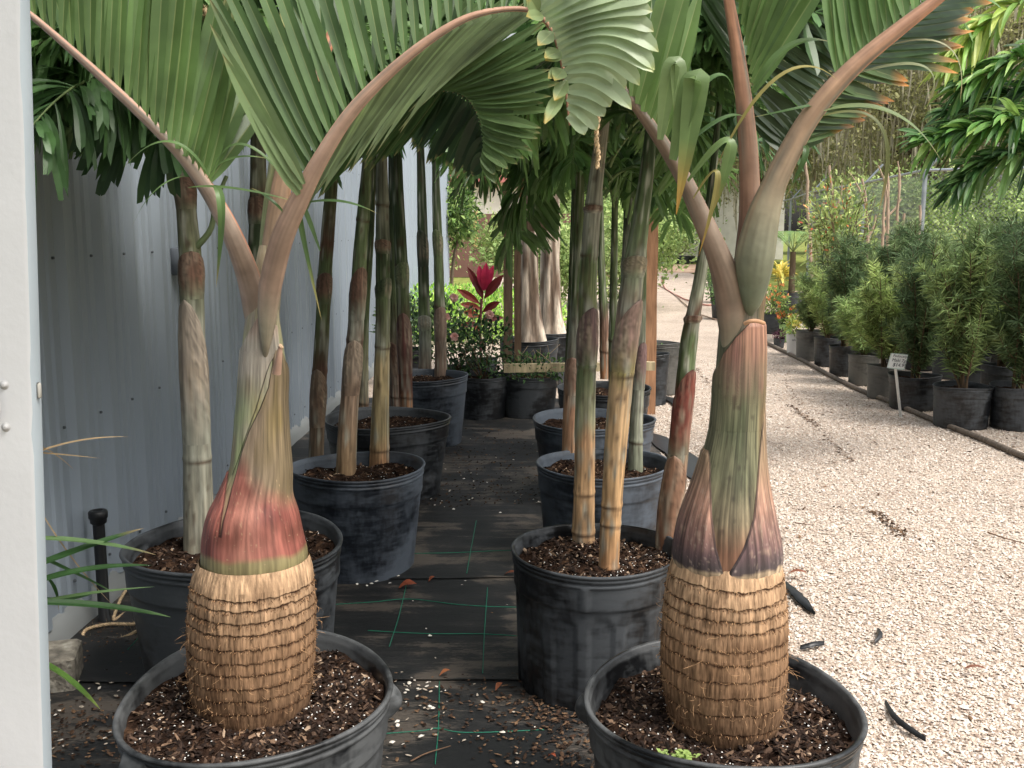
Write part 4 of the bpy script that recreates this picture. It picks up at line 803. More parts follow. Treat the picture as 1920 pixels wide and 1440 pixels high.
PROTO_OPEN = [frond_proto(k+11, L=.95, wl=.30, ww=.030, n=60, col=c, arch=.8, jag=.1, bushy=.7) for k, c in enumerate((S(104, 150, 56), S(84, 134, 52), S(124, 168, 66)))]
for a, b in PROTO_OPEN: a.materials.append(M['petiole']); b.materials.append(M['leaf'])
def put_frond(parent, pos, az, sc=1., pitch=0., proto=None, roll=0.):
    pr = proto or PROTO[R.randint(0, 4)]; org = ORG[parent.name]
    f = bpy.data.objects.new('frond', pr[0]); SC.collection.objects.link(f); f.parent = parent
    f.location = [pos[k]-org[k] for k in range(3)]; f.rotation_euler = (roll, -pitch, az); f.scale = (sc, sc, sc)
    l = bpy.data.objects.new('leaflets', pr[1]); SC.collection.objects.link(l); l.parent = f
    return f
GT, GG, GD, TN, OR_, BR = S(150, 152, 136), S(96, 112, 70), S(66, 82, 52), S(196, 160, 116), S(196, 138, 84), S(104, 74, 58)
def stem(parent, zs, pts, stops, nodes=(), flaps=(), Y=None, seed=0):
    """pts (px,py,w) base first; base sits on plane z=zs. stops (py,colour). nodes py. flaps (py_top, py_bot, phi centre, colour)"""
    if Y is None: Y = gnd(pts[0][0], pts[0][1], zs)[1]
    rows = [(py+(10 if i == 0 else 0), px-w/2, px+w/2) for i, (px, py, w) in enumerate(pts)]
    ax = Ax(rows, Y, 200); st = sorted(stops); sp = np.array([a for a, _ in st]); scl = np.array([c for _, c in st])
    def colf(P, Q):
        w = P+10*(vn(Q*2+seed, P/50., 2)-.5)+26*(vn(Q*1.2+seed, Q*0, 5)-.5); c = np.stack([np.interp(w, sp, scl[:, k]) for k in range(3)], -1)
        c = mixc(c, S(168, 168, 150), (vn(Q*2.5+seed, P/34., 6)-.58)*2.2); c = mixc(c, S(84, 64, 50), (vn(Q*3+seed*3, P/24., 3)-.73)*3); c = c*.9*streak(P, Q, seed % 6, .36)
        for nd in nodes: c = mixc(c, S(84, 60, 44), np.exp(-((P-nd-2*np.sin(Q))/2.2)**2)*.8)
        return c
    def off(P, Q):
        o_ = .0015*(vn(Q*3+seed, P/22., 1)-.5)
        for nd in nodes: o_ = o_+.0022*np.exp(-((P-nd+4)/5.)**2)-.001*np.exp(-((P-nd-3)/3.)**2)
        return o_
    g = G(); core(g, ax, colf, 40, off); o = g.build('stem', M['bark'], parent)
    for (yt, yb, pc, cf) in flaps:
        n, m = 26, 24; ys = np.linspace(yt, yb, n); k = (ys-yt)/(yb-yt); hw = 2.9*np.clip(k*1.1, 0, 1)**.55; u = np.linspace(-1, 1, m)
        PH = pc+hw[:, None]*u*(1+.07*vn(ys/7., ys*0+seed, 1)[:, None]); PY = ys[:, None]+0*PH
        tp = np.clip((1-k)*2.2, 0, 1)[:, None]; cx, r, z = ax.row(ys); rr = r[:, None]*(1+.03*tp)+.0008+.003*tp+.004*(1-k)[:, None]*(1-abs(u))+.002*tp*(vn(PH*6, PY/12., 4)-.5)
        V = np.stack([cx[:, None]+rr*np.sin(PH), Y-rr*np.cos(PH), z[:, None]+0*PH], -1)
        c = mixc(np.asarray(cf)*np.ones(PH.shape+(3,)), S(150, 134, 112), (vn(PH*4+seed, PY/30., 2)-.4)*2.2*(k[:, None]+.3)); c = mixc(c*streak(PY, PH, 4, .45), colf(PY, PH), (k[:, None]-.55)/.4+.5*(vn(PH*5, PY/20., 1)-.5))
        gg = G(); gg.grid(V, c.reshape(-1, 3)); gg.build('leaf_sheath', M['shaft'], o)
    return ax, Y
def crown(parent, ax, Y, px, ztop, n, az0=0, sc=1., azs=None, pitch=.5):
    o = np.argsort(ax.z); x = np.interp(ztop, ax.z[o], ax.cx[o])
    for k in range(n):
        az = (azs[k] if azs else az0+k*2.4+R.uniform(-.3, .3)); put_frond(parent, (x, Y, ztop-.1*(k % 3)), az, sc*R.uniform(.85, 1.12), pitch+R.uniform(-.25, .35), roll=R.uniform(-.3, .3))
def cpot(label, cx, rimy, Rr, H, m, seed, style=0, chips=700, squash=.02, name='potted_palm', group='clumping palms in black pots along the aisle', sdrop=.05):
    Yc = gnd(cx, rimy, H)[1]; X = at(cx, rimy, Yc)[0]; t = thing(name, label, 'palm', (X, Yc, 0), group)
    pot_parts(t, (X, Yc), Rr, H, m, seed, style, chips=chips, squash=squash, n=196, sdrop=sdrop); return t, H*.985-sdrop
# L2: behind the left bottle palm
t, zs = cpot('potted palm with one thick pale grey trunk, behind the left bottle palm', 442, 1012, .345, .46, M['pot_dark'], 11, 4, 1600)
ax, Y = stem(t, zs, [(374, 1030, 58), (372, 940, 54), (368, 800, 50), (362, 650, 46), (358, 500, 42), (350, 400, 37), (345, 300, 34), (338, 120, 26), (332, -60, 18)], [(1050, S(150, 142, 120)), (860, S(150, 148, 130)), (650, S(158, 156, 140)), (520, S(110, 116, 82)), (400, S(112, 112, 84)), (340, BR), (250, GG)], (862, 497), [(560, 830, -.3, S(150, 136, 120)), (470, 560, .4, BR), (330, 392, 0, BR)], seed=1)
crown(t, ax, Y, 340, 1.98, 0)
XS = ax.cx[-1]
for az, zt, sc, pi in [(3.4, 1.93, .78, .15), (2.6, 2.0, .75, .15), (4.2, 1.97, .7, .1), (1.2, 2.05, .8, .4), (.1, 2.1, .8, .6), (5.4, 2.1, .75, .6), (3.0, 2.22, .85, .5), (2.1, 2.2, .85, .4), (3.9, 2.25, .85, .5), (.8, 2.3, .8, .5)]: put_frond(t, (at(340, 200, Y)[0], Y, zt), az, sc, pi)
for a in [((362, 470, 14), (395, 430, 9), (404, 380, 8), (425, 330, 7))]:
    g = G(); P = crv([at(x, y, Y-.01) for x, y, w in a], 12); tube(g, P, np.linspace(.011, .006, 12), 8, GG); g.build('leaf_stalk', M['petiole'], t)
ax, Y = stem(t, zs, [(470, 975, 30), (476, 700, 32), (482, 480, 34), (484, 400, 33), (484, 330, 30), (484, 100, 22)], [(1000, BR), (700, GD), (420, GD), (380, BR), (340, S(120, 122, 100))], (378,), [(368, 420, 0, BR)], seed=2)
for az in (2.6, 1.2, 4.4, 5.6, .2, 3.3): put_frond(t, (at(484, 200, Y)[0], Y, R.uniform(1.75, 2.2)), az, .75, .35)
# L3
t, zs = cpot('potted palm with three stems in a dented blue-grey pot, middle of the left row', 668, 872, .278, .46, M['pot_blue'], 12, 3, 1100)
stems = [([(592, 868, 28), (596, 760, 28), (603, 640, 27), (609, 520, 26), (616, 420, 25), (622, 340, 23), (630, 200, 18), (640, 20, 12)], [(870, S(130, 110, 86)), (700, BR), (600, GG), (500, GG), (470, BR), (330, GG)], (700, 520), [(510, 570, .2, BR), (690, 800, -.2, S(120, 96, 76))]),
         ([(648, 890, 38), (652, 800, 36), (660, 700, 33), (668, 600, 30), (675, 480, 26), (683, 380, 24), (690, 290, 19), (697, 150, 15), (700, -20, 10)], [(880, S(164, 132, 92)), (780, S(150, 124, 100)), (650, S(120, 92, 76)), (600, GT), (540, GG), (400, GG)], (640, 414), [(636, 740, .1, S(140, 122, 104)), (500, 600, .5, BR)]),
         ([(711, 872, 38), (713, 780, 33), (716, 690, 29), (718, 600, 28), (718, 500, 27), (717, 400, 25), (716, 320, 22), (716, 200, 16), (715, 0, 10)], [(870, S(190, 140, 92)), (820, S(170, 150, 104)), (690, S(186, 164, 116)), (650, S(140, 140, 110)), (560, GG), (480, GD), (420, S(128, 130, 112))], (844, 652, 455, 385), [(448, 476, 0, BR), (520, 560, .8, GD)])]
for k, (p, s, nd, fl) in enumerate(stems):
    ax, Y = stem(t, zs, p, s, nd, fl, seed=3+k)
    for j in range(5): put_frond(t, (at(p[-2][0], p[-2][1], Y)[0], Y, R.uniform(1.75, 2.25)), R.uniform(0, 6.28), R.uniform(.6, .8), R.uniform(.2, .7))
# L4
t, zs = cpot('potted palm with paired dark stems in a tall black pot, third along the wall', 726, 782, .335, .43, M['pot_dark'], 13, 3, 1000)
stems = [([(682, 779, 20), (681, 720, 20), (684, 600, 16), (694, 450, 14), (700, 300, 12), (704, 100, 9)], [(780, S(150, 100, 70)), (750, S(160, 150, 120)), (600, GG), (400, GD)], (757,), []),
         ([(762, 776, 24), (760, 700, 26), (757, 600, 25), (753, 500, 24), (747, 380, 22), (743, 260, 19), (740, 120, 14), (738, -20, 9)], [(790, OR_), (740, S(110, 70, 54)), (640, S(78, 46, 40)), (560, GG), (430, GD), (300, GD)], (745, 500), [(585, 700, 0, S(92, 52, 46)), (490, 540, .4, GG)]),
         ([(742, 762, 18), (741, 700, 22), (740, 580, 22), (738, 450, 20), (736, 300, 16), (732, 80, 10)], [(780, S(150, 120, 100)), (700, S(130, 104, 90)), (560, GG), (430, GD)], (745,), [(640, 720, -.5, BR)])]
for k, (p, s, nd, fl) in enumerate(stems):
    ax, Y = stem(t, zs, p, s, nd, fl, seed=8+k)
    for j in range(4): put_frond(t, (at(p[-2][0], p[-2][1], Y)[0], Y, R.uniform(1.8, 2.35)), R.uniform(0, 6.28), R.uniform(.6, .85), R.uniform(.3, .8))
# L5
t, zs = cpot('potted palm with two slim green stems, farthest pot of the left row', 794, 702, .305, .475, M['pot_blue'], 14, 4, 700)
stems = [([(797, 702, 24), (797, 640, 23), (795, 560, 21), (793, 470, 20), (791, 380, 18), (789, 300, 15), (785, 150, 11), (782, 0, 8)], [(700, S(140, 110, 90)), (640, GT), (580, GG), (500, S(48, 60, 40)), (380, GD)], (693, 480), [(430, 500, -.4, S(50, 62, 44)), (590, 620, 0, GT)]),
         ([(827, 706, 25), (826, 640, 22), (824, 560, 20), (822, 480, 18), (819, 400, 17), (817, 320, 14), (816, 150, 10), (812, 0, 7)], [(700, S(150, 124, 104)), (590, S(120, 96, 84)), (560, GG), (450, GG), (330, GD)], (576,), [(574, 640, .3, S(130, 104, 90)), (430, 480, -.3, GG)])]
for k, (p, s, nd, fl) in enumerate(stems):
    ax, Y = stem(t, zs, p, s, nd, fl, seed=12+k)
    for j in range(6): put_frond(t, (at(p[-2][0], p[-2][1], Y)[0], Y, R.uniform(1.95, 2.7)), R.uniform(0, 6.28), R.uniform(.6, .85), R.uniform(.3, .8))
# R3
t, zs = cpot('potted palm with two tan bamboo-like stems, nearest pot of the right row', 1116, 1025, .268, .455, M['pot_dark'], 15, 1, 2400)
stems = [([(1098, 1022, 42), (1094, 1000, 42), (1096, 900, 39), (1097, 780, 38), (1101, 640, 36), (1103, 520, 33), (1111, 400, 31), (1122, 300, 26), (1140, 170, 20), (1160, 0, 14)], [(1040, S(180, 140, 96)), (900, S(206, 162, 110)), (830, S(196, 150, 104)), (790, S(160, 158, 122)), (690, GG), (630, S(104, 84, 76)), (560, S(120, 128, 80)), (480, GG), (460, S(150, 148, 130)), (300, S(158, 154, 138))], (1000, 926, 690, 481, 386), [(575, 690, .5, S(104, 78, 76)), (384, 400, 0, BR)], .12),
         ([(1141, 1070, 38), (1144, 1000, 38), (1150, 900, 40), (1159, 780, 44), (1172, 640, 44), (1186, 520, 42), (1200, 420, 34), (1214, 310, 26), (1226, 180, 20), (1240, 0, 14)], [(1080, S(180, 128, 80)), (960, S(206, 160, 104)), (830, S(208, 168, 116)), (730, S(206, 170, 122)), (690, S(150, 140, 76)), (600, S(150, 124, 112)), (520, S(132, 140, 112)), (420, GG), (300, GD)], (1066, 985, 950, 705), [(560, 700, .9, S(140, 112, 100)), (478, 520, 0, S(120, 110, 84))], .1),
         ([(1248, 1032, 42), (1256, 960, 42), (1268, 880, 40), (1276, 800, 34), (1282, 740, 34), (1292, 640, 32), (1302, 580, 27), (1316, 500, 22), (1326, 420, 18), (1336, 330, 14), (1350, 180, 10)], [(1040, S(128, 84, 54)), (900, S(150, 112, 88)), (850, S(130, 118, 92)), (800, S(140, 66, 48)), (740, S(110, 60, 46)), (700, GG), (640, GG), (590, BR), (560, S(150, 152, 128)), (420, GD)], (965, 600), [(690, 850, .5, S(120, 58, 46)), (850, 1020, -.5, S(132, 96, 72)), (590, 605, 0, BR)], .16)]
for k, (p, s, nd, fl, dz) in enumerate(stems):
    ax, Y = stem(t, zs, p, s, nd, fl, seed=15+k)
    for j in range(6): put_frond(t, (at(p[-2][0], p[-2][1], Y)[0], Y, R.uniform(1.72, 2.1)), R.uniform(0, 6.28), R.uniform(.5, .72), R.uniform(.3, .8))
# R4
t, zs = cpot('potted palm with an orange-based stem and a pale green stem, second of the right row', 1129, 866, .288, .45, M['pot_blue'], 16, 4, 1100)
stems = [([(1066, 862, 25), (1069, 780, 27), (1074, 700, 27), (1080, 600, 24), (1084, 500, 20), (1086, 400, 18), (1088, 300, 15), (1090, 100, 10)], [(860, S(196, 148, 104)), (720, S(170, 124, 96)), (690, S(140, 128, 110)), (620, GT), (560, GG), (500, GG)], (852, 690), [(668, 740, -.3, S(150, 112, 92))]),
         ([(1191, 885, 29), (1193, 800, 25), (1198, 700, 22), (1202, 600, 18), (1206, 450, 14), (1210, 250, 10)], [(890, S(140, 144, 118)), (760, S(150, 152, 132)), (640, S(130, 132, 112)), (560, GG)], (830,), [(640, 730, .5, S(120, 92, 90))])]
for k, (p, s, nd, fl) in enumerate(stems):
    ax, Y = stem(t, zs, p, s, nd, fl, seed=19+k)
    for j in range(6): put_frond(t, (at(p[-2][0], p[-2][1], Y)[0], Y, R.uniform(1.55, 2.3)), R.uniform(0, 6.28), R.uniform(.6, .8), R.uniform(.3, .8))
# R5
t, zs = cpot('potted palm with slim green stems, third pot of the right row', 1114, 784, .318, .45, M['pot_blue'], 17, 4, 800)
stems = [([(1150, 770, 18), (1149, 680, 17), (1150, 560, 15), (1152, 450, 13), (1154, 250, 10)], [(770, S(140, 120, 96)), (700, S(130, 120, 100)), (640, GG), (500, GG)], (640,), []),
         ([(1176, 765, 20), (1174, 680, 20), (1172, 560, 19), (1176, 450, 17), (1180, 250, 12)], [(770, S(140, 120, 96)), (640, S(150, 150, 130)), (560, GG), (480, GT), (400, GD)], (490,), [(480, 520, 0, GT)]),
         ([(1062, 770, 15), (1066, 680, 14), (1072, 520, 12), (1078, 300, 9)], [(770, BR), (640, GG), (500, GD)], (), [])]
for k, (p, s, nd, fl) in enumerate(stems):
    ax, Y = stem(t, zs, p, s, nd, fl, seed=22+k)
    for j in range(6): put_frond(t, (at(p[-2][0], p[-2][1], Y)[0], Y, R.uniform(1.5, 2.4)), R.uniform(0, 6.28), R.uniform(.65, .9), R.uniform(.3, .8))
# R6
t, zs = cpot('potted palm with a short brown-based stem, farthest pot of the right row', 1132, 726, .30, .45, M['pot_dark'], 18, 4, 500)
stems = [([(1134, 700, 18), (1133, 640, 18), (1132, 590, 17), (1128, 500, 14), (1124, 300, 10)], [(700, S(176, 120, 76)), (640, S(140, 104, 80)), (590, S(120, 92, 76)), (560, GG)], (660,), []),
         ([(1090, 700, 16), (1094, 600, 14), (1098, 400, 11)], [(700, BR), (560, GG)], (), [])]
for k, (p, s, nd, fl) in enumerate(stems):
    ax, Y = stem(t, zs, p, s, nd, fl, seed=25+k)
    for j in range(7): put_frond(t, (at(p[-1][0], p[-1][1], Y)[0], Y, R.uniform(1.9, 2.7)), R.uniform(-1.7, 1.7), R.uniform(.8, 1.05), R.uniform(.3, .8))

# low skirts of hanging fronds on the right-hand palms (and over the wall side)
def skirt(name_part, px, Y, zr, n, sc, pr, azr=(0, 6.28)):
    for o in bpy.data.objects:
        if o.parent is None and o.get('label', '').startswith(name_part): par = o
    for k in range(n): put_frond(par, (at(px, 200, Y)[0]+R.uniform(-.05, .05), Y+R.uniform(-.1, .1), R.uniform(*zr)), azr[0]+(azr[1]-azr[0])*(k+R.uniform(.1, .9))/n, sc*R.uniform(.85, 1.15), R.uniform(*pr), roll=R.uniform(-.4, .4))
skirt('potted palm with two tan', 1190, 3.15, (1.72, 2.0), 10, .52, (-.3, .35))
skirt('potted palm with an orange-based', 1140, 4.25, (1.6, 2.1), 16, .72, (-.35, .3))
skirt('potted palm with slim green', 1150, 5.4, (1.6, 2.2), 13, .78, (-.35, .4), (-2.2, 2.0))
skirt('potted palm with a short', 1110, 6.4, (1.9, 2.6), 8, .85, (-.1, .4), (-1.7, 1.4))
skirt('potted palm with three stems', 660, 4.2, (1.85, 2.15), 9, .6, (-.25, .3))
skirt('potted palm with paired', 725, 5.4, (1.9, 2.3), 8, .7, (-.3, .3))
skirt('potted palm with two slim', 810, 6.8, (2.35, 2.8), 4, .7, (.2, .6))
skirt('potted palm with one thick', 330, 3.2, (1.72, 2.0), 14, .60, (-.1, .45), (2.0, 4.9))
skirt('potted palm with one thick', 140, 3.3, (1.84, 1.98), 7, .42, (-.2, .3), (0, 6.28))
skirt('potted palm with one thick', 250, 3.35, (1.72, 1.86), 8, .40, (-.1, .4), (0, 6.28))
skirt('potted palm with one thick', 340, 3.15, (1.9, 2.15), 4, .5, (-.1, .3), (-1.2, 1.6))

for o in bpy.data.objects:
    if o.parent is None and o.get('label', '').startswith('potted palm with one thick'): par = o
def spray(stalk, clusters, Y, col):
    P = crv([at(x, y, Y) for x, y in stalk], 16); g = G(); tube(g, P, np.linspace(.009, .003, 16), 7, S(96, 116, 62)); f = g.build('frond', M['petiole'], par); g = G()
    for (ox, oy), tips in clusters:
        n = len(tips); B = np.tile(at(ox, oy, Y), (n, 1))+R.normal(0, .006, (n, 3)); T = np.array([at(x, y, Y-.02+R.uniform(-.12, .1)) for x, y in tips]); leaves(g, B, T, (B+T)/2+(0, -.02, .025), R.uniform(.034, .046, n), (0, -1, .4), np.asarray(col)*R.uniform(.7, 1.25, (n, 1)), 'fan', 8, .3, vein=np.asarray(col)*1.4, jag=.16, wave=.12)
    g.build('leaflets', M['leaf'], f)
spray([(350, 230), (290, 180), (210, 140), (120, 120), (60, 130)], [((110, 122), [(60, 180), (85, 215), (120, 235), (150, 190), (70, 240)]), ((170, 130), [(110, 240), (150, 262), (180, 240), (205, 215), (135, 200)]), ((225, 148), [(140, 290), (165, 300), (192, 292), (230, 270), (255, 245)]), ((270, 172), [(225, 262), (262, 290), (290, 250)])], 2.95, S(62, 98, 46))
spray([(352, 300), (320, 240), (280, 212), (235, 215)], [((240, 215), [(142, 292), (155, 322), (190, 334), (172, 268)]), ((262, 220), [(188, 368), (214, 352), (240, 300)]), ((300, 235), [(250, 312), (268, 378), (292, 372), (318, 330)]), ((318, 250), [(300, 345), (330, 368), (345, 330)])], 3.0, S(58, 92, 44))
spray([(352, 260), (380, 180), (395, 100), (390, 20)], [((372, 200), [(300, 150), (430, 190), (440, 240)]), ((385, 130), [(320, 90), (440, 130), (450, 60)]), ((392, 60), [(330, 20), (430, 30), (420, -30), (350, -40)])], 3.1, S(70, 108, 50))
R.seed(33)
# ---------------------------------------------------------------- middle distance, end of the aisle
def wood_post(px0, py0, px1, py1, wpx, Y, c, name, label, cat, rnd=False, group=None, deep=None):
    a, b = at(px0, py0, Y), at(px1, py1, Y); w = wpx*pxm(Y, 1); g = G()
    P = np.linspace(a, b, 14)+R.normal(0, .0015, (14, 3))
    if rnd: tube(g, P, w/2*(1+.06*R.normal(0, 1, 14)), 14, c)
    else:
        t, A, B = frames(P); d = (deep or w)/2; u = np.array([(-1, -1), (1, -1), (1, 1), (-1, 1)]); vert = abs(t[0][2]) > .5
        S1 = np.array((1, 0, 0)) if vert else np.array((0, 0, 1)); S2 = np.array((0, 1, 0)); V = P[:, None]+(u[:, :1]*S1*w/2+u[:, 1:]*S2*d)[None]
        V = np.repeat(V, 1, 1); g.grid(V, c, close=True)
        for e in (0, -1): g.add(V[e], q=[(0, 1, 2, 3)], c=c)
    return tag(g.build(name, M['wood'], smooth=rnd), label, cat, group)
wood_post(1217, 778, 1226, 200, 21, 7.93, S(168, 122, 86), 'wooden_post', 'tall orange-brown wooden post at the gravel edge behind the right palm row', 'post')
wood_post(945, 690, 1228, 686, 16, 7.60, S(190, 172, 132), 'wooden_rail', 'pale horizontal wooden rail behind the palm pots', 'rail', deep=.05)
wood_post(952, 745, 953, 430, 17, 8.0, S(128, 104, 84), 'rack_post', 'darker rough wooden post at the left corner of the rack', 'post', group='posts of the wooden rack')
wood_post(971, 700, 970, 430, 13, 8.15, S(130, 104, 82), 'rack_post', 'thin wooden post just right of the left corner post', 'post', group='posts of the wooden rack')
wood_post(947, 424, 948, 350, 13, 8.0, S(96, 72, 56), 'rack_post', 'short dark upright above the crossbar', 'post', group='posts of the wooden rack')
wood_post(977, 424, 980, 330, 10, 8.1, S(176, 104, 76), 'rack_post', 'reddish upright stick above the crossbar', 'post', group='posts of the wooden rack')
wood_post(940, 422, 1046, 421, 23, 7.9, S(124, 100, 80), 'rack_crossbar', 'weathered wooden crossbar of the rack in front of pale trunks', 'beam', deep=.05)
def fluted(cx0, y0, cx1, y1, w0, w1, Y, label, seed, col=S(232, 212, 188), pot=True):
    base = at(cx0, y0, Y); H = base[2]
    t = thing('potted_tree', label, 'tree', (base[0], Y, 0), 'old fluted trunks at the end of the aisle')
    if pot: pot_parts(t, (base[0], Y), .26, max(.2, H+.04), M['pot_dark'], seed, 4, chips=160, n=48)
    top = at(cx1, y1, Y); n = 40; u = np.linspace(0, 1, n)[:, None]; th = np.linspace(0, 2*np.pi, 48, endpoint=False)[None]
    r = (w0*.8+(w1-w0)*u+.6*w0*np.exp(-u*9))*pxm(Y, 1)/2; fl = 1+.06*np.cos(th*5+seed+3*vn(u*3, th*0+seed, 1))+.30*(vn(th*1.8+seed, u*4, 2)-.5)+.16*(vn(th*5, u*7, 3)-.5)
    cx = base[0]+(top[0]-base[0])*u; V = np.stack([cx+r*fl*np.sin(th), Y-r*fl*np.cos(th)+0*u, base[2]+(top[2]-base[2]+1.2)*u+0*th], -1)
    groove = (fl-.86)/.3; c = mixc(S(104, 86, 70), col*.85, groove*1.5); c = mixc(c, S(120, 98, 80), (vn(th*2.5, u*9, 4)-.5)*3)*(1+.3*(vn(th*9, u*6, 5)-.5))[..., None]; g = G(); g.grid(V, c.reshape(-1, 3), close=True); g.build('trunk', M['bark'], t)
    for j in range(6): put_frond(t, (top[0], Y, top[2]+R.uniform(.8, 1.3)), R.uniform(-2, 2), R.uniform(.8, 1.1), R.uniform(.1, .7))
    return t
fluted(993, 643, 990, 430, 42, 38, 8.9, 'left pale fluted trunk standing in a black pot behind the crossbar', 31)
fluted(1033, 628, 1028, 430, 42, 40, 9.6, 'broad pale split trunk right behind the wooden crossbar', 32)
# low pots of the cross row
def bushy(t, cen, rad_, n, size, col, *aa, g=None, **kw):
    return bushy_(t, cen, rad_, n, size, col, *aa, g=g, **kw)
def bushy_(t, cen, rad_, n, size, col, prof='oval', w=.5, up=.3, var=.25, rs=R, name='leaves', m='leaf_soft', shellk=.5, vein=None, tip=None, g=None):
    d = nrm(rs.normal(0, 1, (n, 3))); q = rs.rand(n, 1)**shellk; B = np.asarray(cen)+d*q*np.asarray(rad_); dd = nrm(d+rs.normal(0, .7, (n, 3))+(0, 0, up)); L = size*rs.uniform(.6, 1.3, (n, 1))
    T = B+dd*L; C = (B+T)/2+np.array((0, 0, 1))*L*.15; pal = np.atleast_2d(col); cc = pal[rs.randint(0, len(pal), n)]*(1+var*rs.normal(0, 1, (n, 1))).clip(.4, 1.7)
    g = g or G(); leaves(g, B, T, C, (L*w)[:, 0], nrm(rs.normal(0, .6, (n, 3))+(0, -.3, 1)), cc, prof, 3, .2, vein=vein, tip=tip, rs=rs); return g.build(name, M[m], t) if name else g
def sticks(t, b, n, h, sp, r=.004, col=S(112, 86, 62), rs=R, name='stems'):
    g = G()
    for k in range(n):
        a = rs.uniform(0, 6.28); e = np.array(b)+(math.cos(a)*sp*rs.uniform(.3, 1), math.sin(a)*sp*rs.uniform(.3, 1), h*rs.uniform(.6, 1.05)); mid = (np.array(b)+e)/2+rs.normal(0, sp*.2, 3)
        tube(g, crv([np.array(b)+rs.normal(0, .01, 3)*(1, 1, 0), mid, e], 7), np.linspace(r, r*.45, 7), 5, col, caps=False)
    return g.build(name, M['wood'], t)
def potted(name, label, cat, px, rimy, Rr, H, m, seed, group=None, chips=120, style=4):
    Y = gnd(px, rimy, H)[1]; X = at(px, rimy, Y)[0]; t = thing(name, label, cat, (X, Y, 0), group)
    pot_parts(t, (X, Y), Rr, H, m, seed, style, chips=chips, n=48, sdrop=.04); return t, np.array((X, Y, H-.05))
t, b = potted('rose_bush', 'leafy rose bush with pale pink blooms at the end of the aisle', 'bush', 905, 702, .21, .34, M['pot_dark'], 41)
sticks(t, b, 14, .45, .22); bushy(t, b+(-.02, 0, .28), (.27, .2, .26), 700, .045, [S(52, 84, 46), S(74, 110, 54), S(40, 66, 40)])
for q in ((851, 558), (852, 632), (918, 590), (836, 470+125)):
    c = at(*q, b[1]-.15); g = G(); d = nrm(R.normal(0, 1, (40, 3))); leaves(g, c+d*.004, c+d*.035, c+d*.022+(0, 0, .006), .026, (0, -1, .2), np.tile(S(236, 186, 176), (40, 1)), 'oval', 3); g.build('flower', M['petal'], t)
t, b = potted('trailing_plant', 'low sprawling plant with bare looping runners in a black pot beneath the rail', 'plant', 990, 702, .24, .33, M['pot_dark'], 42)
sticks(t, b, 12, .3, .35, .0035, S(176, 150, 116)); bushy(t, b+(0, -.12, .12), (.36, .26, .11), 620, .035, [S(70, 108, 54), S(96, 132, 66), S(52, 84, 46)])
t, b = potted('leafy_bush', 'dark leafy bush between the left palm stems and the wall', 'bush', 860, 690, .2, .34, M['pot_dark'], 43)
sticks(t, b, 10, .4, .2); bushy(t, b+(-.1, 0, .3), (.34, .25, .32), 800, .05, [S(52, 82, 44), S(70, 100, 50), S(92, 120, 62)])
t, b = potted('leafy_bush', 'grey-green bush against the far wall seen between stems', 'bush', 770, 655, .2, .34, M['pot_dark'], 44)
bushy(t, b+(0, 0, .3), (.36, .3, .3), 800, .05, [S(74, 100, 62), S(56, 84, 50), S(104, 126, 80)])
# cordyline
t, b = potted('cordyline', 'red-leaved cordyline with a bright magenta top above the rose bush', 'plant', 902, 672, .14, .34, M['pot_dark'], 45)
Yc = b[1]; g = G(); tube(g, crv([b, at(900, 620, Yc), at(903, 560, Yc)], 8), .012, 8, S(112, 60, 62)); g.build('stem', M['bark'], t)
mg, dr_, rd = S(206, 28, 84), S(112, 34, 34), S(150, 56, 44)
g = G()
for (bx, by, tx, ty, w, c, dy) in [(908, 545, 912, 492, 15, mg, -.05), (906, 545, 898, 497, 14, mg, -.02), (911, 545, 925, 497, 13, S(190, 24, 76), 0), (904, 555, 876, 500, 13, dr_, .02), (908, 560, 944, 515, 16, dr_, -.03), (900, 570, 856, 542, 13, rd, -.08), (903, 580, 862, 570, 13, S(160, 70, 50), -.06),
                                   (905, 585, 938, 566, 13, dr_, -.05), (900, 595, 868, 585, 14, S(180, 86, 54), -.1), (905, 600, 945, 596, 12, S(128, 66, 60), .0), (900, 610, 862, 610, 11, S(150, 70, 70), -.05), (902, 615, 888, 625, 14, S(176, 84, 50), -.12), (905, 560, 890, 520, 14, dr_, .05)]:
    B_, T_ = at(bx, by, Yc), at(tx, ty, Yc+dy); leaves(g, [B_], [T_], [(B_+T_)/2+(0, -.02, .015)], [w*pxm(Yc)*1.15], [(0, -1, .2)], [c], 'oval', 7, .3, vein=np.asarray(c)*1.3)
g.build('leaves', M['leaf'], t)
# bright hedge and things beyond
t = thing('bright_hedge', 'bright yellow-green low hedge beyond the cordyline', 'hedge', (-.8, 13.6, 0))
bushy(t, (-.8, 13.6, .28), (1.7, 1.0, .42), 9000, .06, [S(164, 216, 50), S(146, 204, 50), S(190, 228, 76), S(104, 160, 44)], up=.9, shellk=.33, w=.42); sticks(t, (-.8, 13.6, 0), 60, .4, 1.3)
t = thing('round_tree', 'small rounded glossy tree left of the yellow post', 'tree', (-1.15, 19, 0))
g = G(); tube(g, crv([(-1.15, 19, 0), (-1.1, 19, .8), (-1.0, 19, 1.3)], 8), np.linspace(.035, .025, 8), 8, S(110, 96, 76)); g.build('trunk', M['bark'], t)
bushy(t, (-1.2, 19, 1.75), (.62, .62, .6), 2600, .13, [S(84, 120, 48), S(120, 158, 68), S(150, 180, 90), S(58, 90, 40)], 'oval', .35, up=-.3)
wood_post(892, 462, 892, 392, 8.5, 27, S(214, 176, 110), 'yellow_post', 'yellowish wooden post in front of the brown fence', 'post', rnd=True)
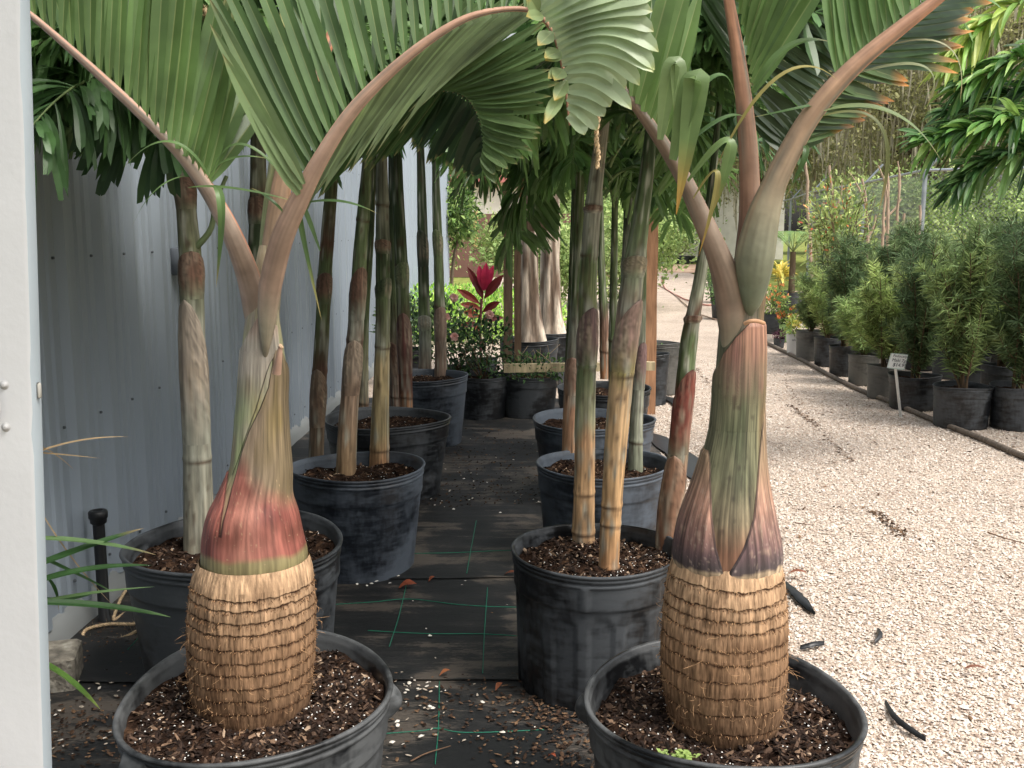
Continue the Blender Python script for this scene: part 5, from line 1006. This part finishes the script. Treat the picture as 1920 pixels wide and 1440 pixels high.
g = G(); box(g, (-.3, 31, .95), (7, .12, 1.9), col=S(116, 78, 68)); tag(g.build('brown_fence', M['paint'], smooth=False), 'reddish brown solid fence far beyond the hedge', 'fence')
t = thing('distant_house', 'white low building with a pinkish red roof edge seen past the wall end', 'building', (-4, 46, 0)); g = G(); box(g, (-4, 46, 1.7), (9, 4, 3.4), col=S(226, 220, 212)); g.build('wall', M['paint'], t, False)
g = G(); box(g, (-4, 46, 3.55), (9.6, 5, .3), col=S(196, 110, 104)); g.build('roof', M['paint'], t, False)
t = thing('white_building', 'pale white building behind the right palm stems', 'building', (9, 52, 0)); g = G(); box(g, (9.5, 52, 1.9), (7, 6, 3.8), col=S(228, 224, 220)); g.build('wall', M['paint'], t, False)
g = G(); box(g, (9.5, 52, 3.9), (7.6, 6.6, .22), col=S(200, 200, 200)); g.build('roof', M['paint'], t, False)
# grey pot on the gravel
for (px, ry, Rr, H, m, lb, sd) in ((1241, 642, .17, .46, M['pot_grey'], 'empty-looking grey plastic pot standing on the gravel edge', 61), (1222, 662, .15, .43, M['pot_dark'], 'dark rimmed pot tucked behind the orange post', 62)):
    t, b = potted('nursery_pot', lb, 'pot', px, ry, Rr, H, m, sd, 'pots at the gravel edge'); bushy(t, b+(0, 0, .0), (.1, .1, .03), 40, .03, [S(90, 120, 60)])
# red hose and green hose far on the road
def hose(pts, r, col, name, label, z=.02):
    P = crv([np.append(gnd(*p)[:2], z) for p in pts], 120); P[:, 0] += .006*np.sin(np.arange(120)*.4); g = G(); tube(g, P, r, 8, col); return tag(g.build(name, M['paint']), label, 'hose')
hose([(1240, 520), (1246, 540), (1270, 556), (1300, 568), (1330, 574), (1346, 566)], .014, S(176, 104, 88), 'garden_hose', 'faded red hose curving across the far gravel')
hose([(1234, 536), (1262, 552), (1300, 585), (1350, 604)], .011, S(150, 120, 100), 'garden_hose', 'tan hose lying across the gravel beyond the grey pot')
hose([(1240, 497), (1270, 492), (1320, 493)], .05, S(96, 116, 84), 'garden_hose', 'thick green hose bundle at the far end of the road', .05)
pp = [(1380, 618), (1438, 646), (1512, 683), (1551, 705), (1609, 734), (1671, 759), (1753, 794), (1842, 829), (1897, 853), (1990, 892), (2200, 985)]
P = crv([np.append(gnd(*p)[:2], .022) for p in pp], 160); g = G(); tube(g, P, .021, 12, S(112, 100, 88)); tag(g.build('irrigation_pipe', M['bark']), 'dusty brown irrigation pipe running along the front of the shrub pots', 'pipe')

# ---------------------------------------------------------------- shrub rows on the right
def shrub_proto(seed, h, w, nst, cols):
    rs = np.random.RandomState(seed); gs = G(); gl = G(); B = []; D = []; cc = []
    def shoot(p0, p1, r0, lf):
        n = 9; m = (p0+p1)/2+rs.normal(0, .03, 3); P = crv([p0, m, p1], n); tube(gs, P, np.linspace(r0, r0*.35, n), 5, S(104, 84, 62), caps=False)
        L = np.linalg.norm(p1-p0); k = int(L*lf); s = rs.uniform(.12, 1, k); pos = np.stack([np.interp(s, np.linspace(0, 1, n), P[:, j]) for j in range(3)], -1)
        ax_ = nrm((p1-p0)[None]); a = rs.rand(k)*6.283; e1 = nrm(np.cross(ax_, (0.3, 1, .2))); e2 = np.cross(ax_, e1); out = np.cos(a)[:, None]*e1+np.sin(a)[:, None]*e2
        B.append(pos); D.append(nrm(out+ax_*rs.uniform(.3, 1.1, (k, 1)))); c = np.asarray(cols)[rs.randint(0, len(cols))]; cc.append(c*rs.uniform(.65, 1.35, (k, 1))*(1+.5*np.clip(s-.75, 0, 1))[:, None])
    for i in range(nst):
        a = rs.rand()*6.283; rr = w*.9*math.sqrt((i+.5)/nst); tp = np.array((rr*math.cos(a), rr*math.sin(a), h*rs.uniform(.68, 1.0)*(1-.3*(rr/w)**2))); b0 = np.array((rs.normal(0, .015), rs.normal(0, .015), 0)); mid = b0+(tp-b0)*.25+(0, 0, .03)
        shoot(b0, tp, .008, 250)
        for j in range(9):
            s0 = rs.uniform(.1, .88); p = b0+(tp-b0)*s0; ang = rs.rand()*6.283; ln = rs.uniform(.10, .26)*(1.25-s0*.5); shoot(p, p+np.array((math.cos(ang)*ln*.8, math.sin(ang)*ln*.8, ln*.85)), .004, 320)
    B = np.vstack(B); D = np.vstack(D); cc = np.vstack(cc); n = len(B); L = rs.uniform(.055, .105, (n, 1)); T = B+D*L; T[:, 2] -= .010
    leaves(gl, B, T, B+D*L*.55, .0072, nrm(rs.normal(0, 1, (n, 3))), cc, 'strip', 2, .15, rs=rs)
    return gs.mesh('stems'), gl.mesh('needle_leaves')
SHP = [shrub_proto(k+70, h, w, ns, c) for k, (h, w, ns, c) in enumerate([(1.05, .30, 11, [S(120, 144, 80), S(138, 162, 88), S(104, 130, 76)]), (.95, .26, 9, [S(150, 172, 84), S(164, 184, 96), S(126, 150, 76)]), (1.15, .28, 10, [S(98, 124, 76), S(118, 140, 84), S(86, 112, 68)]), (.8, .26, 9, [S(166, 190, 108), S(140, 170, 96)])])]
for a, b in SHP: a.materials.append(M['wood']); b.materials.append(M['leaf_soft'])
PM = {}
def small_pot(R_, H, m):
    k = (R_, H, m.name)
    if k not in PM:
        t = thing('tmp', 'x', 'x'); pot_parts(t, (0, 0), R_, H, m, len(PM)+80, 2, chips=220, n=60, sdrop=.04); PM[k] = [(o.name.split('.')[0], o.data, o.parent.name != t.name) for o in bpy.data.objects if (o.parent and (o.parent == t or (o.parent.parent == t)))]
        for o in [o for o in bpy.data.objects if o == t or o.parent == t or (o.parent and o.parent.parent == t)]: bpy.data.objects.remove(o)
    return PM[k]
def add_mesh(name, me, parent, loc=(0, 0, 0), rz=0, sc=1):
    o = bpy.data.objects.new(name, me); SC.collection.objects.link(o); o.parent = parent; o.location = loc; o.rotation_euler[2] = rz; o.scale = (sc, sc, sc); return o
def potted_shrub(x, y, R_, H, m, k, label, sc=1., rz=None, tilt=0, group='needle-leaved shrubs in black pots'):
    t = thing('potted_shrub', label, 'shrub', (x, y, 0), group); t.rotation_euler[2] = R.uniform(0, 6.28); so_ = None
    for nm, me, sub in small_pot(R_, H, m):
        p = so_ if sub else t; o = add_mesh(nm, me, p)
        if nm == 'soil': so_ = o
        if nm == 'bark_mulch': o['kind'] = 'stuff'
    a, b = SHP[k]; s_ = add_mesh('stems', a, t, (0, 0, H-.05), R.uniform(0, 6.28), sc); s_.rotation_euler[0] = tilt; s_.scale = (sc*R.uniform(.85, 1.15), sc*R.uniform(.85, 1.15), sc*R.uniform(.88, 1.12)); add_mesh('needle_leaves', b, s_); return t
fr = [(1908, 722, .19, .32, 'pot_dark', 2, 'dark green needle-leaved shrub in a black pot at the right edge of the photo', 1.12),
      (1805, 722, .205, .31, 'pot_dark', 0, 'needle-leaved shrub in the wide grey-black pot standing alone right of the price sign', 1.12),
      (1716, 702, .205, .28, 'pot_dark', 2, 'dark needle-leaved shrub in the broad black pot directly behind the price sign', 1.05),
      (1659, 684, .145, .29, 'pot_grey', 1, 'needle-leaved shrub in the grey pot just left of the price sign', 1.0),
      (1620, 664, .14, .29, 'pot_grey', 3, 'yellowish-green low shrub in a grey-black pot two pots left of the sign', 1.05),
      (1584, 648, .15, .30, 'pot_dark', 2, 'upright shrub in a shiny black pot three pots left of the sign', .98),
      (1552, 632, .14, .31, 'pot_dark', 1, 'shrub in a ribbed black pot between the shiny black pot and the brown-grey one', 1.0),
      (1520, 620, .16, .33, 'pot_grey', 0, 'shrub in a brown-grey pot next to the white painted pot', .85)]
for (px, ry, Rr, H, m, k, lb, sc) in fr:
    Y = gnd(px, ry, H)[1]; potted_shrub(at(px, ry, Y)[0], Y, Rr, H, M[m], k, lb, sc, tilt=R.uniform(-.04, .04))
kk = 0
for row, (x0, y0, n_, dyy) in enumerate([(4.15, 7.4, 10, .60), (4.75, 7.2, 10, .66), (5.4, 7.3, 9, .78), (6.1, 7.6, 7, 1.0)]):
    for j in range(n_):
        y = y0+j*dyy+R.uniform(-.08, .08); x = x0+.029*(y-7)+R.uniform(-.06, .06)
        if row == 0 and j == 1: lb = 'shrub in the half-hidden black pot between the two front pots at the far right'
        else: lb = '%s shrub, %s from the near end of the %s row behind the pipe' % (('mid-green', 'yellow-green', 'dark grey-green', 'low light green')[kk % 4], ('nearest', 'second', 'third', 'fourth', 'fifth', 'sixth', 'seventh', 'eighth', 'ninth', 'tenth')[j], ('second', 'third', 'fourth', 'back')[row])
        potted_shrub(x, y, .16, .31, M['pot_dark'], kk % 4, lb, R.uniform(.9, 1.12)+.04*row, tilt=R.uniform(-.06, .06), group='needle-leaved shrubs crowded behind the front row' if not lb.startswith('shrub in the half') else 'needle-leaved shrubs in black pots'); kk += 1
# end of the front row: coloured pots
def small_plant(px, ry, Rr, H, mm, sd, name, label, cat, cols, fl=None, hh=.14, ww=.12, sz_=.05, n=260, prof='oval', w=.4):
    t, b = potted(name, label, cat, px, ry, Rr, H, mm, sd, None, 60); bushy(t, b+(0, 0, hh), (ww, ww, hh), n, sz_, cols, prof, w); sticks(t, b, 6, hh*1.4, ww)
    if fl is not None:
        g = G()
        for q in range(26): c = b+np.array((R.normal(0, ww*.6), R.normal(0, ww*.6)-.03, hh+abs(R.normal(0, hh*.6)))); d = nrm(R.normal(0, 1, (8, 3))); leaves(g, np.tile(c, (8, 1)), c+d*.028, c+d*.016, .018, (0, -1, .3), np.tile(fl, (8, 1)), 'oval', 2); g.build('flower', M['petal'], t); g = G()
    return t
t = small_plant(1492, 626, .105, .25, mat('white_plastic', S(206, 206, 204), rough=.5), 91, 'potted_flower', 'small yellow-green plant in a white plastic pot', 'flower pot', [S(150, 176, 60), S(170, 190, 90)], S(206, 190, 60))
c = at(1489, 638, gnd(1492, 626, .25)[1]-.108); g = G()
for k, q in enumerate([(0, 0), (.008, .006), (.016, -.003), (.024, .005), (.034, 0)]): box(g, c+(q[0]-.02, 0, q[1]), (.005, .003, .016), rz=0, col=S(90, 90, 96))
g.build('pen_marks', M['paint'], t)
small_plant(1474, 608, .085, .23, mat('green_plastic', S(150, 190, 120), rough=.5), 92, 'potted_flower', 'orange-flowered plant in a light green pot', 'flower pot', [S(110, 140, 60)], S(232, 130, 40))
small_plant(1452, 588, .16, .28, M['pot_dark'], 93, 'potted_flower', 'orange flowering plant in a black pot beneath the yellow croton', 'flower pot', [S(112, 146, 66), S(140, 160, 70)], S(226, 140, 60), ww=.2, hh=.2, n=600)
small_plant(1461, 634, .07, .12, M['pot_dark'], 94, 'potted_flower', 'tiny dark purple-leaved plant by the coloured pots', 'flower pot', [S(92, 44, 64), S(70, 36, 56)], None, hh=.08, ww=.08, n=200, sz_=.035)
# yellow croton
t, b = potted('croton', 'croton with long bright yellow leaves left of the shrubs', 'plant', 1462, 545, .17, .3, M['pot_dark'], 95); Yb = b[1]
g = G(); n = 60; a = R.uniform(0, 6.28, n); el = R.uniform(-.2, 1.3, n); d = np.stack([np.cos(a)*np.cos(el), np.sin(a)*np.cos(el), np.sin(el)], -1); B = b+(0, 0, .22)+d*.04+np.stack([0*a, 0*a, R.uniform(0, .22, n)], -1); L = R.uniform(.2, .34, (n, 1))
leaves(g, B, B+d*L-(0, 0, .06), B+d*L*.6+(0, 0, .05), .062, (0, -.2, 1), np.array([S(232, 208, 50), S(214, 196, 60), S(190, 190, 70), S(238, 222, 90)])[R.randint(0, 4, n)], 'oval', 6, .3, vein=S(210, 180, 40)); g.build('leaves', M['leaf'], t); sticks(t, b, 8, .4, .1)
# small feathery date palm
def feather(t, b, n, L, cols, rise=.9, lw=.012, ll=.22, nl=34, rr=R):
    for k in range(n):
        a = k*2.4+rr.uniform(-.2, .2); s = np.linspace(0, 1, 16); P = np.stack([L*.75*s*math.cos(a), L*.75*s*math.sin(a), L*(rise*s-.75*s**2.3)], -1)+b; g = G(); tube(g, P, np.linspace(.009, .002, 16), 5, S(120, 140, 80)); f = g.build('frond', M['petiole'], t)
        tt, A, Bn = frames(P); sb = np.linspace(.18, .99, nl); B = np.stack([np.interp(sb, s, P[:, j]) for j in range(3)], -1); tg = np.stack([np.interp(sb, s, tt[:, j]) for j in range(3)], -1); sd = nrm(np.cross(tg, (0, 0, 1))); g = G()
        for sg in (-1, 1): d = nrm(sg*sd+tg*.6+(0, 0, .1)); ln = ll*np.interp(sb, [0, .4, 1], [.6, 1, .35])[:, None]; leaves(g, B, B+d*ln-(0, 0, .06), B+d*ln*.6, lw, (0, 0, 1), np.asarray(cols)*rr.uniform(.75, 1.25, (nl, 1)), 'long', 4, .2, rs=rr)
        g.build('leaflets', M['leaf_soft'], f)
t, b = potted('feather_palm', 'small feathery date palm behind the yellow croton', 'palm', 1484, 548, .22, .36, M['pot_dark'], 96); g = G(); tube(g, [b, b+(0, 0, .75)], [.06, .05], 10, S(96, 80, 60)); g.build('trunk', M['bark'], t); feather(t, b+(0, 0, .75), 18, 1.15, S(130, 170, 96))
# price sign
Ys = gnd(1690, 782)[1]; t = thing('price_sign', 'small white hand-written price sign on a white stake among the shrub pots', 'sign', gnd(1690, 782))
a, b_ = at(1689, 783, Ys), at(1679, 690, Ys-.03); g = G(); tube(g, [a, b_], .011, 4, S(220, 218, 212)); g.build('stake', M['paint'], t, False)
tl, tr_, bl, br_ = [at(*q, Ys-.035) for q in ((1671, 662), (1703, 665), (1663, 690), (1696, 694))]; g = G(); V = np.array([[tl, tr_], [bl, br_]]); g.grid(V, S(236, 238, 236), flip=True); g.grid(V+(0, .006, 0), S(210, 214, 212))
nrm_ = np.array((0, -.004, 0)); ex = tr_-tl; ey = bl-tl
for (u0, v0, u1, v1) in ((0, 0, 1, .04), (0, .96, 1, 1), (0, 0, .03, 1), (.97, 0, 1, 1)):
    q = [tl+ex*u+ey*v+nrm_ for u, v in ((u0, v0), (u1, v0), (u1, v1), (u0, v1))]; g.add(q, q=[(0, 3, 2, 1)], c=S(180, 206, 196))
g.build('sign_board', M['paint'], t, False)
def text_on(txt, u, v, size, parent, col):
    cu = bpy.data.curves.new('lettering', 'FONT'); cu.body = txt; cu.size = size; cu.shear = .2; cu.extrude = .0005; me_o = bpy.data.objects.new('tmp', cu); SC.collection.objects.link(me_o); dg = bpy.context.evaluated_depsgraph_get(); me = bpy.data.meshes.new_from_object(me_o.evaluated_get(dg)); bpy.data.objects.remove(me_o)
    me.materials.append(mat('ink', col, rough=.6)); o = bpy.data.objects.new('lettering', me); SC.collection.objects.link(o); o.parent = parent; org = ORG[parent.name]
    p = tl+ex*u+ey*v+nrm_*1.6-np.array(org); o.location = p; o.rotation_euler = (rad(90), math.atan2(-ex[2], ex[0])*-1*0+0, 0); o.rotation_euler = (rad(90), -math.atan2(ex[2], ex[0]), 0)
text_on('Podocarpus', .14, .22, .028, t, S(70, 74, 84)); text_on('Maki 7gal', .14, .52, .034, t, S(60, 64, 74)); text_on('$14.95', .26, .84, .038, t, S(40, 44, 60))
# ---------------------------------------------------------------- palm reaching in from the right
t = thing('leaning_palm', 'glossy bushy-fronded palm reaching in from the right edge over the shrubs', 'palm', (4.6, 6.2, 0))
pot_parts(t, (4.6, 6.2), .26, .4, M['pot_dark'], 97, 4, chips=100, n=48); g = G(); tube(g, crv([(4.6, 6.2, .34), (4.58, 6.2, 1.2), (4.55, 6.2, 2.2)], 20), np.linspace(.07, .045, 20), 16, S(140, 138, 120)); g.build('trunk', M['bark'], t)
def bottlebrush(path, Y, n, ll, w, cols, seed, tipc=None):
    rs = np.random.RandomState(seed); P = crv([at(a, b, y) for a, b, y in path], 30); g = G(); tube(g, P, np.linspace(.013, .003, 30), 7, S(110, 130, 66)); f = g.build('frond', M['petiole'], t); tt, A, Bn = frames(P); s = np.linspace(0, 1, 30)
    sb = rs.uniform(.08, 1, n); B = np.stack([np.interp(sb, s, P[:, j]) for j in range(3)], -1); tg = nrm(np.stack([np.interp(sb, s, tt[:, j]) for j in range(3)], -1)); e1 = nrm(np.cross(tg, (0, 0, 1))); e2 = np.cross(e1, tg); a = rs.uniform(0, 6.28, n); a = np.where(np.sin(a) < -.3, a+3.14*(rs.rand(n) < .5), a)
    d = nrm(np.cos(a)[:, None]*e1+np.sin(a)[:, None]*e2*.8+tg*rs.uniform(.7, 1.5, (n, 1))); ln = ll*rs.uniform(.6, 1.15, (n, 1))*np.interp(sb, [0, .5, 1], [1, 1, .65])[:, None]; T = B+d*ln; T[:, 2] -= ln[:, 0]*rs.uniform(.1, .5, n)
    g = G(); leaves(g, B, T, B+d*ln*.6+(0, 0, .01), w*rs.uniform(.7, 1.25, n), nrm(rs.normal(0, .4, (n, 3))+(0, -.3, 1)), np.asarray(cols)[rs.randint(0, len(cols), n)]*rs.uniform(.7, 1.2, (n, 1)), 'blunt', 5, .3, vein=S(130, 160, 70), jag=.08, wave=.1, tip=tipc, tipk=.9, rs=rs); g.build('leaflets', M['leaf'], f)
lc = [S(92, 148, 52), S(112, 168, 62), S(66, 118, 46), S(54, 96, 42), S(150, 190, 80)]; dc = [S(58, 104, 46), S(84, 136, 56), S(44, 84, 40), S(110, 154, 74)]
bottlebrush([(2120, 30, 6.2), (2000, -20, 6.0), (1900, 10, 5.9), (1830, 60, 5.9), (1790, 110, 5.9)], 6, 190, .28, .03, [S(170, 200, 60), S(140, 190, 60), S(196, 210, 80)], 1)
bottlebrush([(2130, 90, 6.2), (2000, 90, 6.0), (1920, 110, 5.8), (1850, 140, 5.8), (1800, 170, 5.8)], 6, 190, .27, .03, lc, 2)
bottlebrush([(2130, 240, 6.2), (2000, 215, 6.0), (1900, 225, 5.8), (1810, 245, 5.8), (1730, 268, 5.8)], 6, 290, .28, .031, lc, 3)
bottlebrush([(2130, 300, 6.2), (2000, 275, 6.0), (1920, 285, 5.8), (1850, 310, 5.8), (1800, 345, 5.8)], 6, 240, .27, .031, dc, 4)
bottlebrush([(2130, 200, 6.2), (2020, 170, 6.1), (1930, 170, 6.1), (1850, 190, 6.2), (1780, 215, 6.3)], 6, 200, .28, .03, dc, 5)
for b0 in range(5): put_frond(t, (4.55, 6.2, 2.3+.06*b0), -1.2+b0*.7, 1.1, .7, proto=PROTO_OPEN[b0 % 3])
# ---------------------------------------------------------------- chain link fence
fn = thing('chain_link_fence', 'galvanised chain-link fence with angled barbed-wire arms behind the shrubs', 'fence', (6.9, 17.5, 0))
fp = [(10.2, 41, 0), (9.2, 34, 0), (8.0, 27.6, 0), (7.5, 22, 0), (6.9, 17.3, 0), (8.6, 16.4, 0), (10.4, 15.5, 0)]; FH = 2.42
for k, p in enumerate(fp):
    g = G(); tube(g, [p, (p[0]+.02, p[1], FH)], .04, 10, S(170, 176, 184)); po = g.build('fence_post', M['steel'], fn)
    if k < 5: g = G(); tube(g, [(p[0]+.02, p[1], FH-.02), (p[0]+.36, p[1]-.1, FH+.38)], .026, 8, S(170, 176, 184)); g.build('barbed_wire_arm', M['steel'], po)
g = G()
for a, b in zip(fp[:-1], fp[1:]): tube(g, [(a[0], a[1], FH), (b[0], b[1], FH)], .024, 8)
g.build('top_rail', M['steel'], fn)
for a, b in list(zip(fp[:-1], fp[1:]))[2:]:
    g = G(); a = np.array(a, float); b = np.array(b, float); L = np.linalg.norm(b-a); d = (b-a)/L; nz = int(L/.075); ku = np.arange(0, FH-.02, .0375)
    nrmv = np.array((d[1], -d[0], 0)); q = []
    for i in range(nz):
        z = .02+ku; x = (i*.075)+.0375*(np.arange(len(ku)) % 2)*1.06; P = a+d*x[:, None]+np.stack([0*z, 0*z, z], -1); r = .0036
        for s0, s1 in (((1, 0), (-1, 0)), ((0, 1), (0, -1))):
            e = d*s0[0]+nrmv*s0[1]; V = np.stack([P-e*r, P+e*r], 1); g.grid(V)
        x = (i*.075+.075)-.0375*(np.arange(len(ku)) % 2)*1.06; P = a+d*x[:, None]+np.stack([0*z, 0*z, z], -1)+nrmv*.003
        e = d; V = np.stack([P-e*r, P+e*r], 1); g.grid(V)
    g.build('chain_link_mesh', M['wire'], fn)
# bare cut trunks (small things in front of the fence)
def bare(px, y0, y1, Y, lean, forks, label):
    b = at(px, 560, Y); b[2] = 0; tp = at(px+lean, y1, Y); g = G(); mid = (b+tp)/2+R.normal(0, .05, 3); P = crv([b, mid, tp], 20); P += np.cumsum(R.normal(0, .006, (20, 3)), 0)*(1, 1, 0); tube(g, P, np.linspace(.030, .018, 20), 8, S(176, 150, 126))
    for f in range(forks): i = R.randint(11, 17); e = P[i]+(R.uniform(-.3, .3), 0, R.uniform(.3, .6)); tube(g, crv([P[i], (P[i]+e)/2+(.03, 0, 0), e], 8), np.linspace(.018, .010, 8), 7, S(176, 150, 126))
    tag(g.build('bare_tree', M['bark']), label, 'tree', 'bare cut-back trunks by the fence')
for a in [(1688, 0, 325, 15.5, -6, 2, 'bare forked trunk just left of the tall grey fence post'), (1664, 0, 300, 15, 2, 1, 'tallest bare trunk standing left of the fence post'), (1626, 0, 335, 15.5, -8, 2, 'pale bare trunk with a stubby fork in the middle of the fence'), (1732, 0, 385, 14, -10, 0, 'short bare stick right of the grey fence post'), (1520, 0, 300, 15, -6, 1, 'thin bare whip furthest left along the fence'), (1700, 0, 400, 14.5, 2, 0, 'short thin bare trunk below the fence rail'), (1650, 0, 340, 16, 12, 2, 'leaning bare trunk behind the tallest one'), (1560, 0, 310, 15, 0, 1, 'bare whip among the orange-tipped shrub')]: bare(*a)
# airy orange-tipped shrub
t = thing('airy_shrub', 'airy yellow-green shrub with orange-red tips in front of the fence', 'shrub', at(1565, 560, 13)*(1, 1, 0)); b = at(1565, 560, 13)*(1, 1, 0); sticks(t, b, 30, 2.1, .5, .008)
gg = bushy(t, b+(0, 0, 1.35), (.5, .5, .85), 2400, .08, [S(150, 170, 80), S(170, 184, 96), S(120, 150, 70), S(176, 190, 110)], 'oval', .3, shellk=.7, name=None); bushy(t, b+(-.05, -.1, 1.5), (.45, .4, .65), 90, .06, [S(232, 140, 70), S(222, 96, 60)], 'oval', .4, g=gg)
# ---------------------------------------------------------------- trees
def tree_proto(seed, H, Rc, zc, nleaf, size, cols, moss=0, trunk=.25, dens=.55, rz_=1.):
    rs = np.random.RandomState(seed); gt = G(); P = crv([(0, 0, 0), (rs.normal(0, .3), rs.normal(0, .3), H*.3), (rs.normal(0, .5), rs.normal(0, .5), H*.65)], 14); tube(gt, P, np.linspace(trunk, trunk*.5, 14), 10, S(96, 84, 70)); cl = []
    for k in range(11):
        i = rs.randint(6, 14); a = rs.rand()*6.283; e = P[i]+np.array((math.cos(a)*Rc*rs.uniform(.5, .95), math.sin(a)*Rc*rs.uniform(.5, .95), H*rs.uniform(.05, .35))); tube(gt, crv([P[i], (P[i]+e)/2+rs.normal(0, .3, 3), e], 10), np.linspace(trunk*.4, trunk*.08, 10), 7, S(96, 84, 70)); cl.append(e); cl.append((P[i]+e*2)/3)
    for k in range(26): d = nrm(rs.normal(0, 1, 3)); cl.append(np.array((0, 0, zc))+d*np.array((Rc, Rc, Rc*rz_))*rs.uniform(.4, 1))
    cl = np.array(cl); i = rs.randint(0, len(cl), nleaf); B = cl[i]+rs.normal(0, 1, (nleaf, 3))*Rc*.2; D = nrm(rs.normal(0, 1, (nleaf, 3))); L = size*rs.uniform(.5, 1.4, (nleaf, 1)); cv = rs.uniform(.7, 1.25, len(cl))[i][:, None]; cc = np.asarray(cols)[(i*7) % len(cols)]*cv*rs.uniform(.8, 1.2, (nleaf, 1)); gl = G()
    leaves(gl, B, B+D*L, B+D*L*.5, (L*.6)[:, 0], nrm(rs.normal(0, 1, (nleaf, 3))), cc, 'oval', 2, .2, rs=rs)
    gm = None
    if moss:
        gm = G(); i = rs.randint(0, len(cl), moss); B = cl[i]+rs.normal(0, 1, (moss, 3))*Rc*.22; L = rs.uniform(.3, 1.5, (moss, 1)); T = B-np.array((0, 0, 1))*L+rs.normal(0, .08, (moss, 3)); leaves(gm, B, T, (B+T)/2+rs.normal(0, .06, (moss, 3)), rs.uniform(.03, .08, moss), nrm(rs.normal(0, 1, (moss, 3))*(1, 1, .1)), np.array([S(180, 172, 148), S(196, 188, 164), S(156, 148, 128)])[rs.randint(0, 3, moss)], 'long', 4, .3, rs=rs)
    return gt.mesh('trunk'), gl.mesh('crown'), (gm.mesh('hanging_moss') if gm else None)
TP = {'oak': tree_proto(201, 11, 4.2, 6.5, 46000, .105, [S(172, 170, 112), S(158, 156, 104), S(188, 182, 132), S(140, 142, 94)], 2200, rz_=1.15), 'green': tree_proto(202, 9, 3.6, 5.2, 15000, .24, [S(150, 176, 96), S(168, 190, 112), S(128, 156, 84)], 0), 'low': tree_proto(203, 3.4, 1.9, 1.9, 9000, .14, [S(150, 178, 92), S(130, 160, 80), S(170, 190, 108)], 0, .08, rz_=.8)}
for v in TP.values():
    v[0].materials.append(M['bark']); v[1].materials.append(M['leaf_soft'])
    if v[2]: v[2].materials.append(M['leaf_soft'])
def tree(kind, x, y, sc, name, label, group, rz=None):
    t = thing(name, label, 'tree', (x, y, 0), group); a, b, c = TP[kind]; r_ = R.uniform(0, 6.28) if rz is None else rz; add_mesh('trunk', a, t, rz=r_, sc=sc); add_mesh('crown', b, t, rz=r_, sc=sc)
    if c: add_mesh('hanging_moss', c, t, rz=r_, sc=sc)
G1 = 'moss-hung oaks behind the fence'
for (x, y, sc, lb) in [(12, 30, 1.0, 'moss-hung oak directly behind the fence at upper right'), (19, 31, 1.1, 'moss-hung oak at the far right behind the leaning palm'), (15.5, 38, 1.2, 'tall mossy oak rising between the two nearer oaks'), (10.5, 44, 1.0, 'olive oak behind the right palm petiole'), (25, 38, 1.2, 'mossy oak beyond the right edge')]: tree('oak', x, y, sc, 'mossy_oak', lb, G1)
G2 = 'green trees on the far side of the nursery'
for (x, y, sc, lb) in [(5.0, 62, 1.0, 'green tree at the far end of the gravel road'), (-2.5, 58, 1.1, 'green tree above the white low building'), (-9, 54, 1.2, 'green tree behind the metal building end'), (13, 62, 1.1, 'green tree behind the pale white building'), (1.5, 70, 1.3, 'tall tree on the skyline over the aisle'), (22, 60, 1.3, 'tree far behind the mossy oaks'), (34, 55, 1.3, 'tree far off to the right')]: tree('green', x, y, sc, 'green_tree', lb, G2)
G3 = 'low bushes beyond the nursery beds'
for (x, y, sc, lb) in [(9.4, 25, .8, 'round green bush seen through the chain-link mesh right of the post'), (13, 26, .9, 'low bush behind the right fence corner'), (3.2, 46, .8, 'low bush left of the far road'), (7.2, 47, .7, 'low bush beside the pale white building'), (.2, 24, .55, 'small light bush right of the yellow post'), (-2.6, 24, .6, 'small bush by the end of the metal building'), (.6, 15.5, .5, 'bushy plant behind the pale fluted trunks'), (2.2, 19, .6, 'green bush behind the farthest right palm'), (12.5, 24, .7, 'bush just behind the fence corner')]: tree('low', x, y, sc, 'round_bush', lb, G3)
# far dirt and beds on the road end
sheet('dirt_patch', [(.6, 34), (8.5, 34), (9.5, 42), (.2, 42)], .004, mat('reddish_dirt', rough=1, ramp=(3, [(.35, S(150, 116, 96)), (.6, S(184, 160, 136))])))
t, b = potted('shallow_planter', 'low dark planter with grass at the far end of the road', 'planter', 1282, 480, .5, .3, M['pot_dark'], 98)
for k, (px, py) in enumerate(((1346, 545), (1338, 520), (1352, 570))):
    t, b = potted('leafy_bush', ['small leafy potted bush behind the right palm, middle one', 'small leafy potted bush behind the right palm, farthest', 'small leafy potted bush behind the right palm, nearest'][k], 'bush', px, py-6, .16, .3, M['pot_dark'], 99+k); bushy(t, b+(0, 0, .25), (.3, .3, .28), 500, .06, [S(84, 116, 62), S(104, 138, 72)])
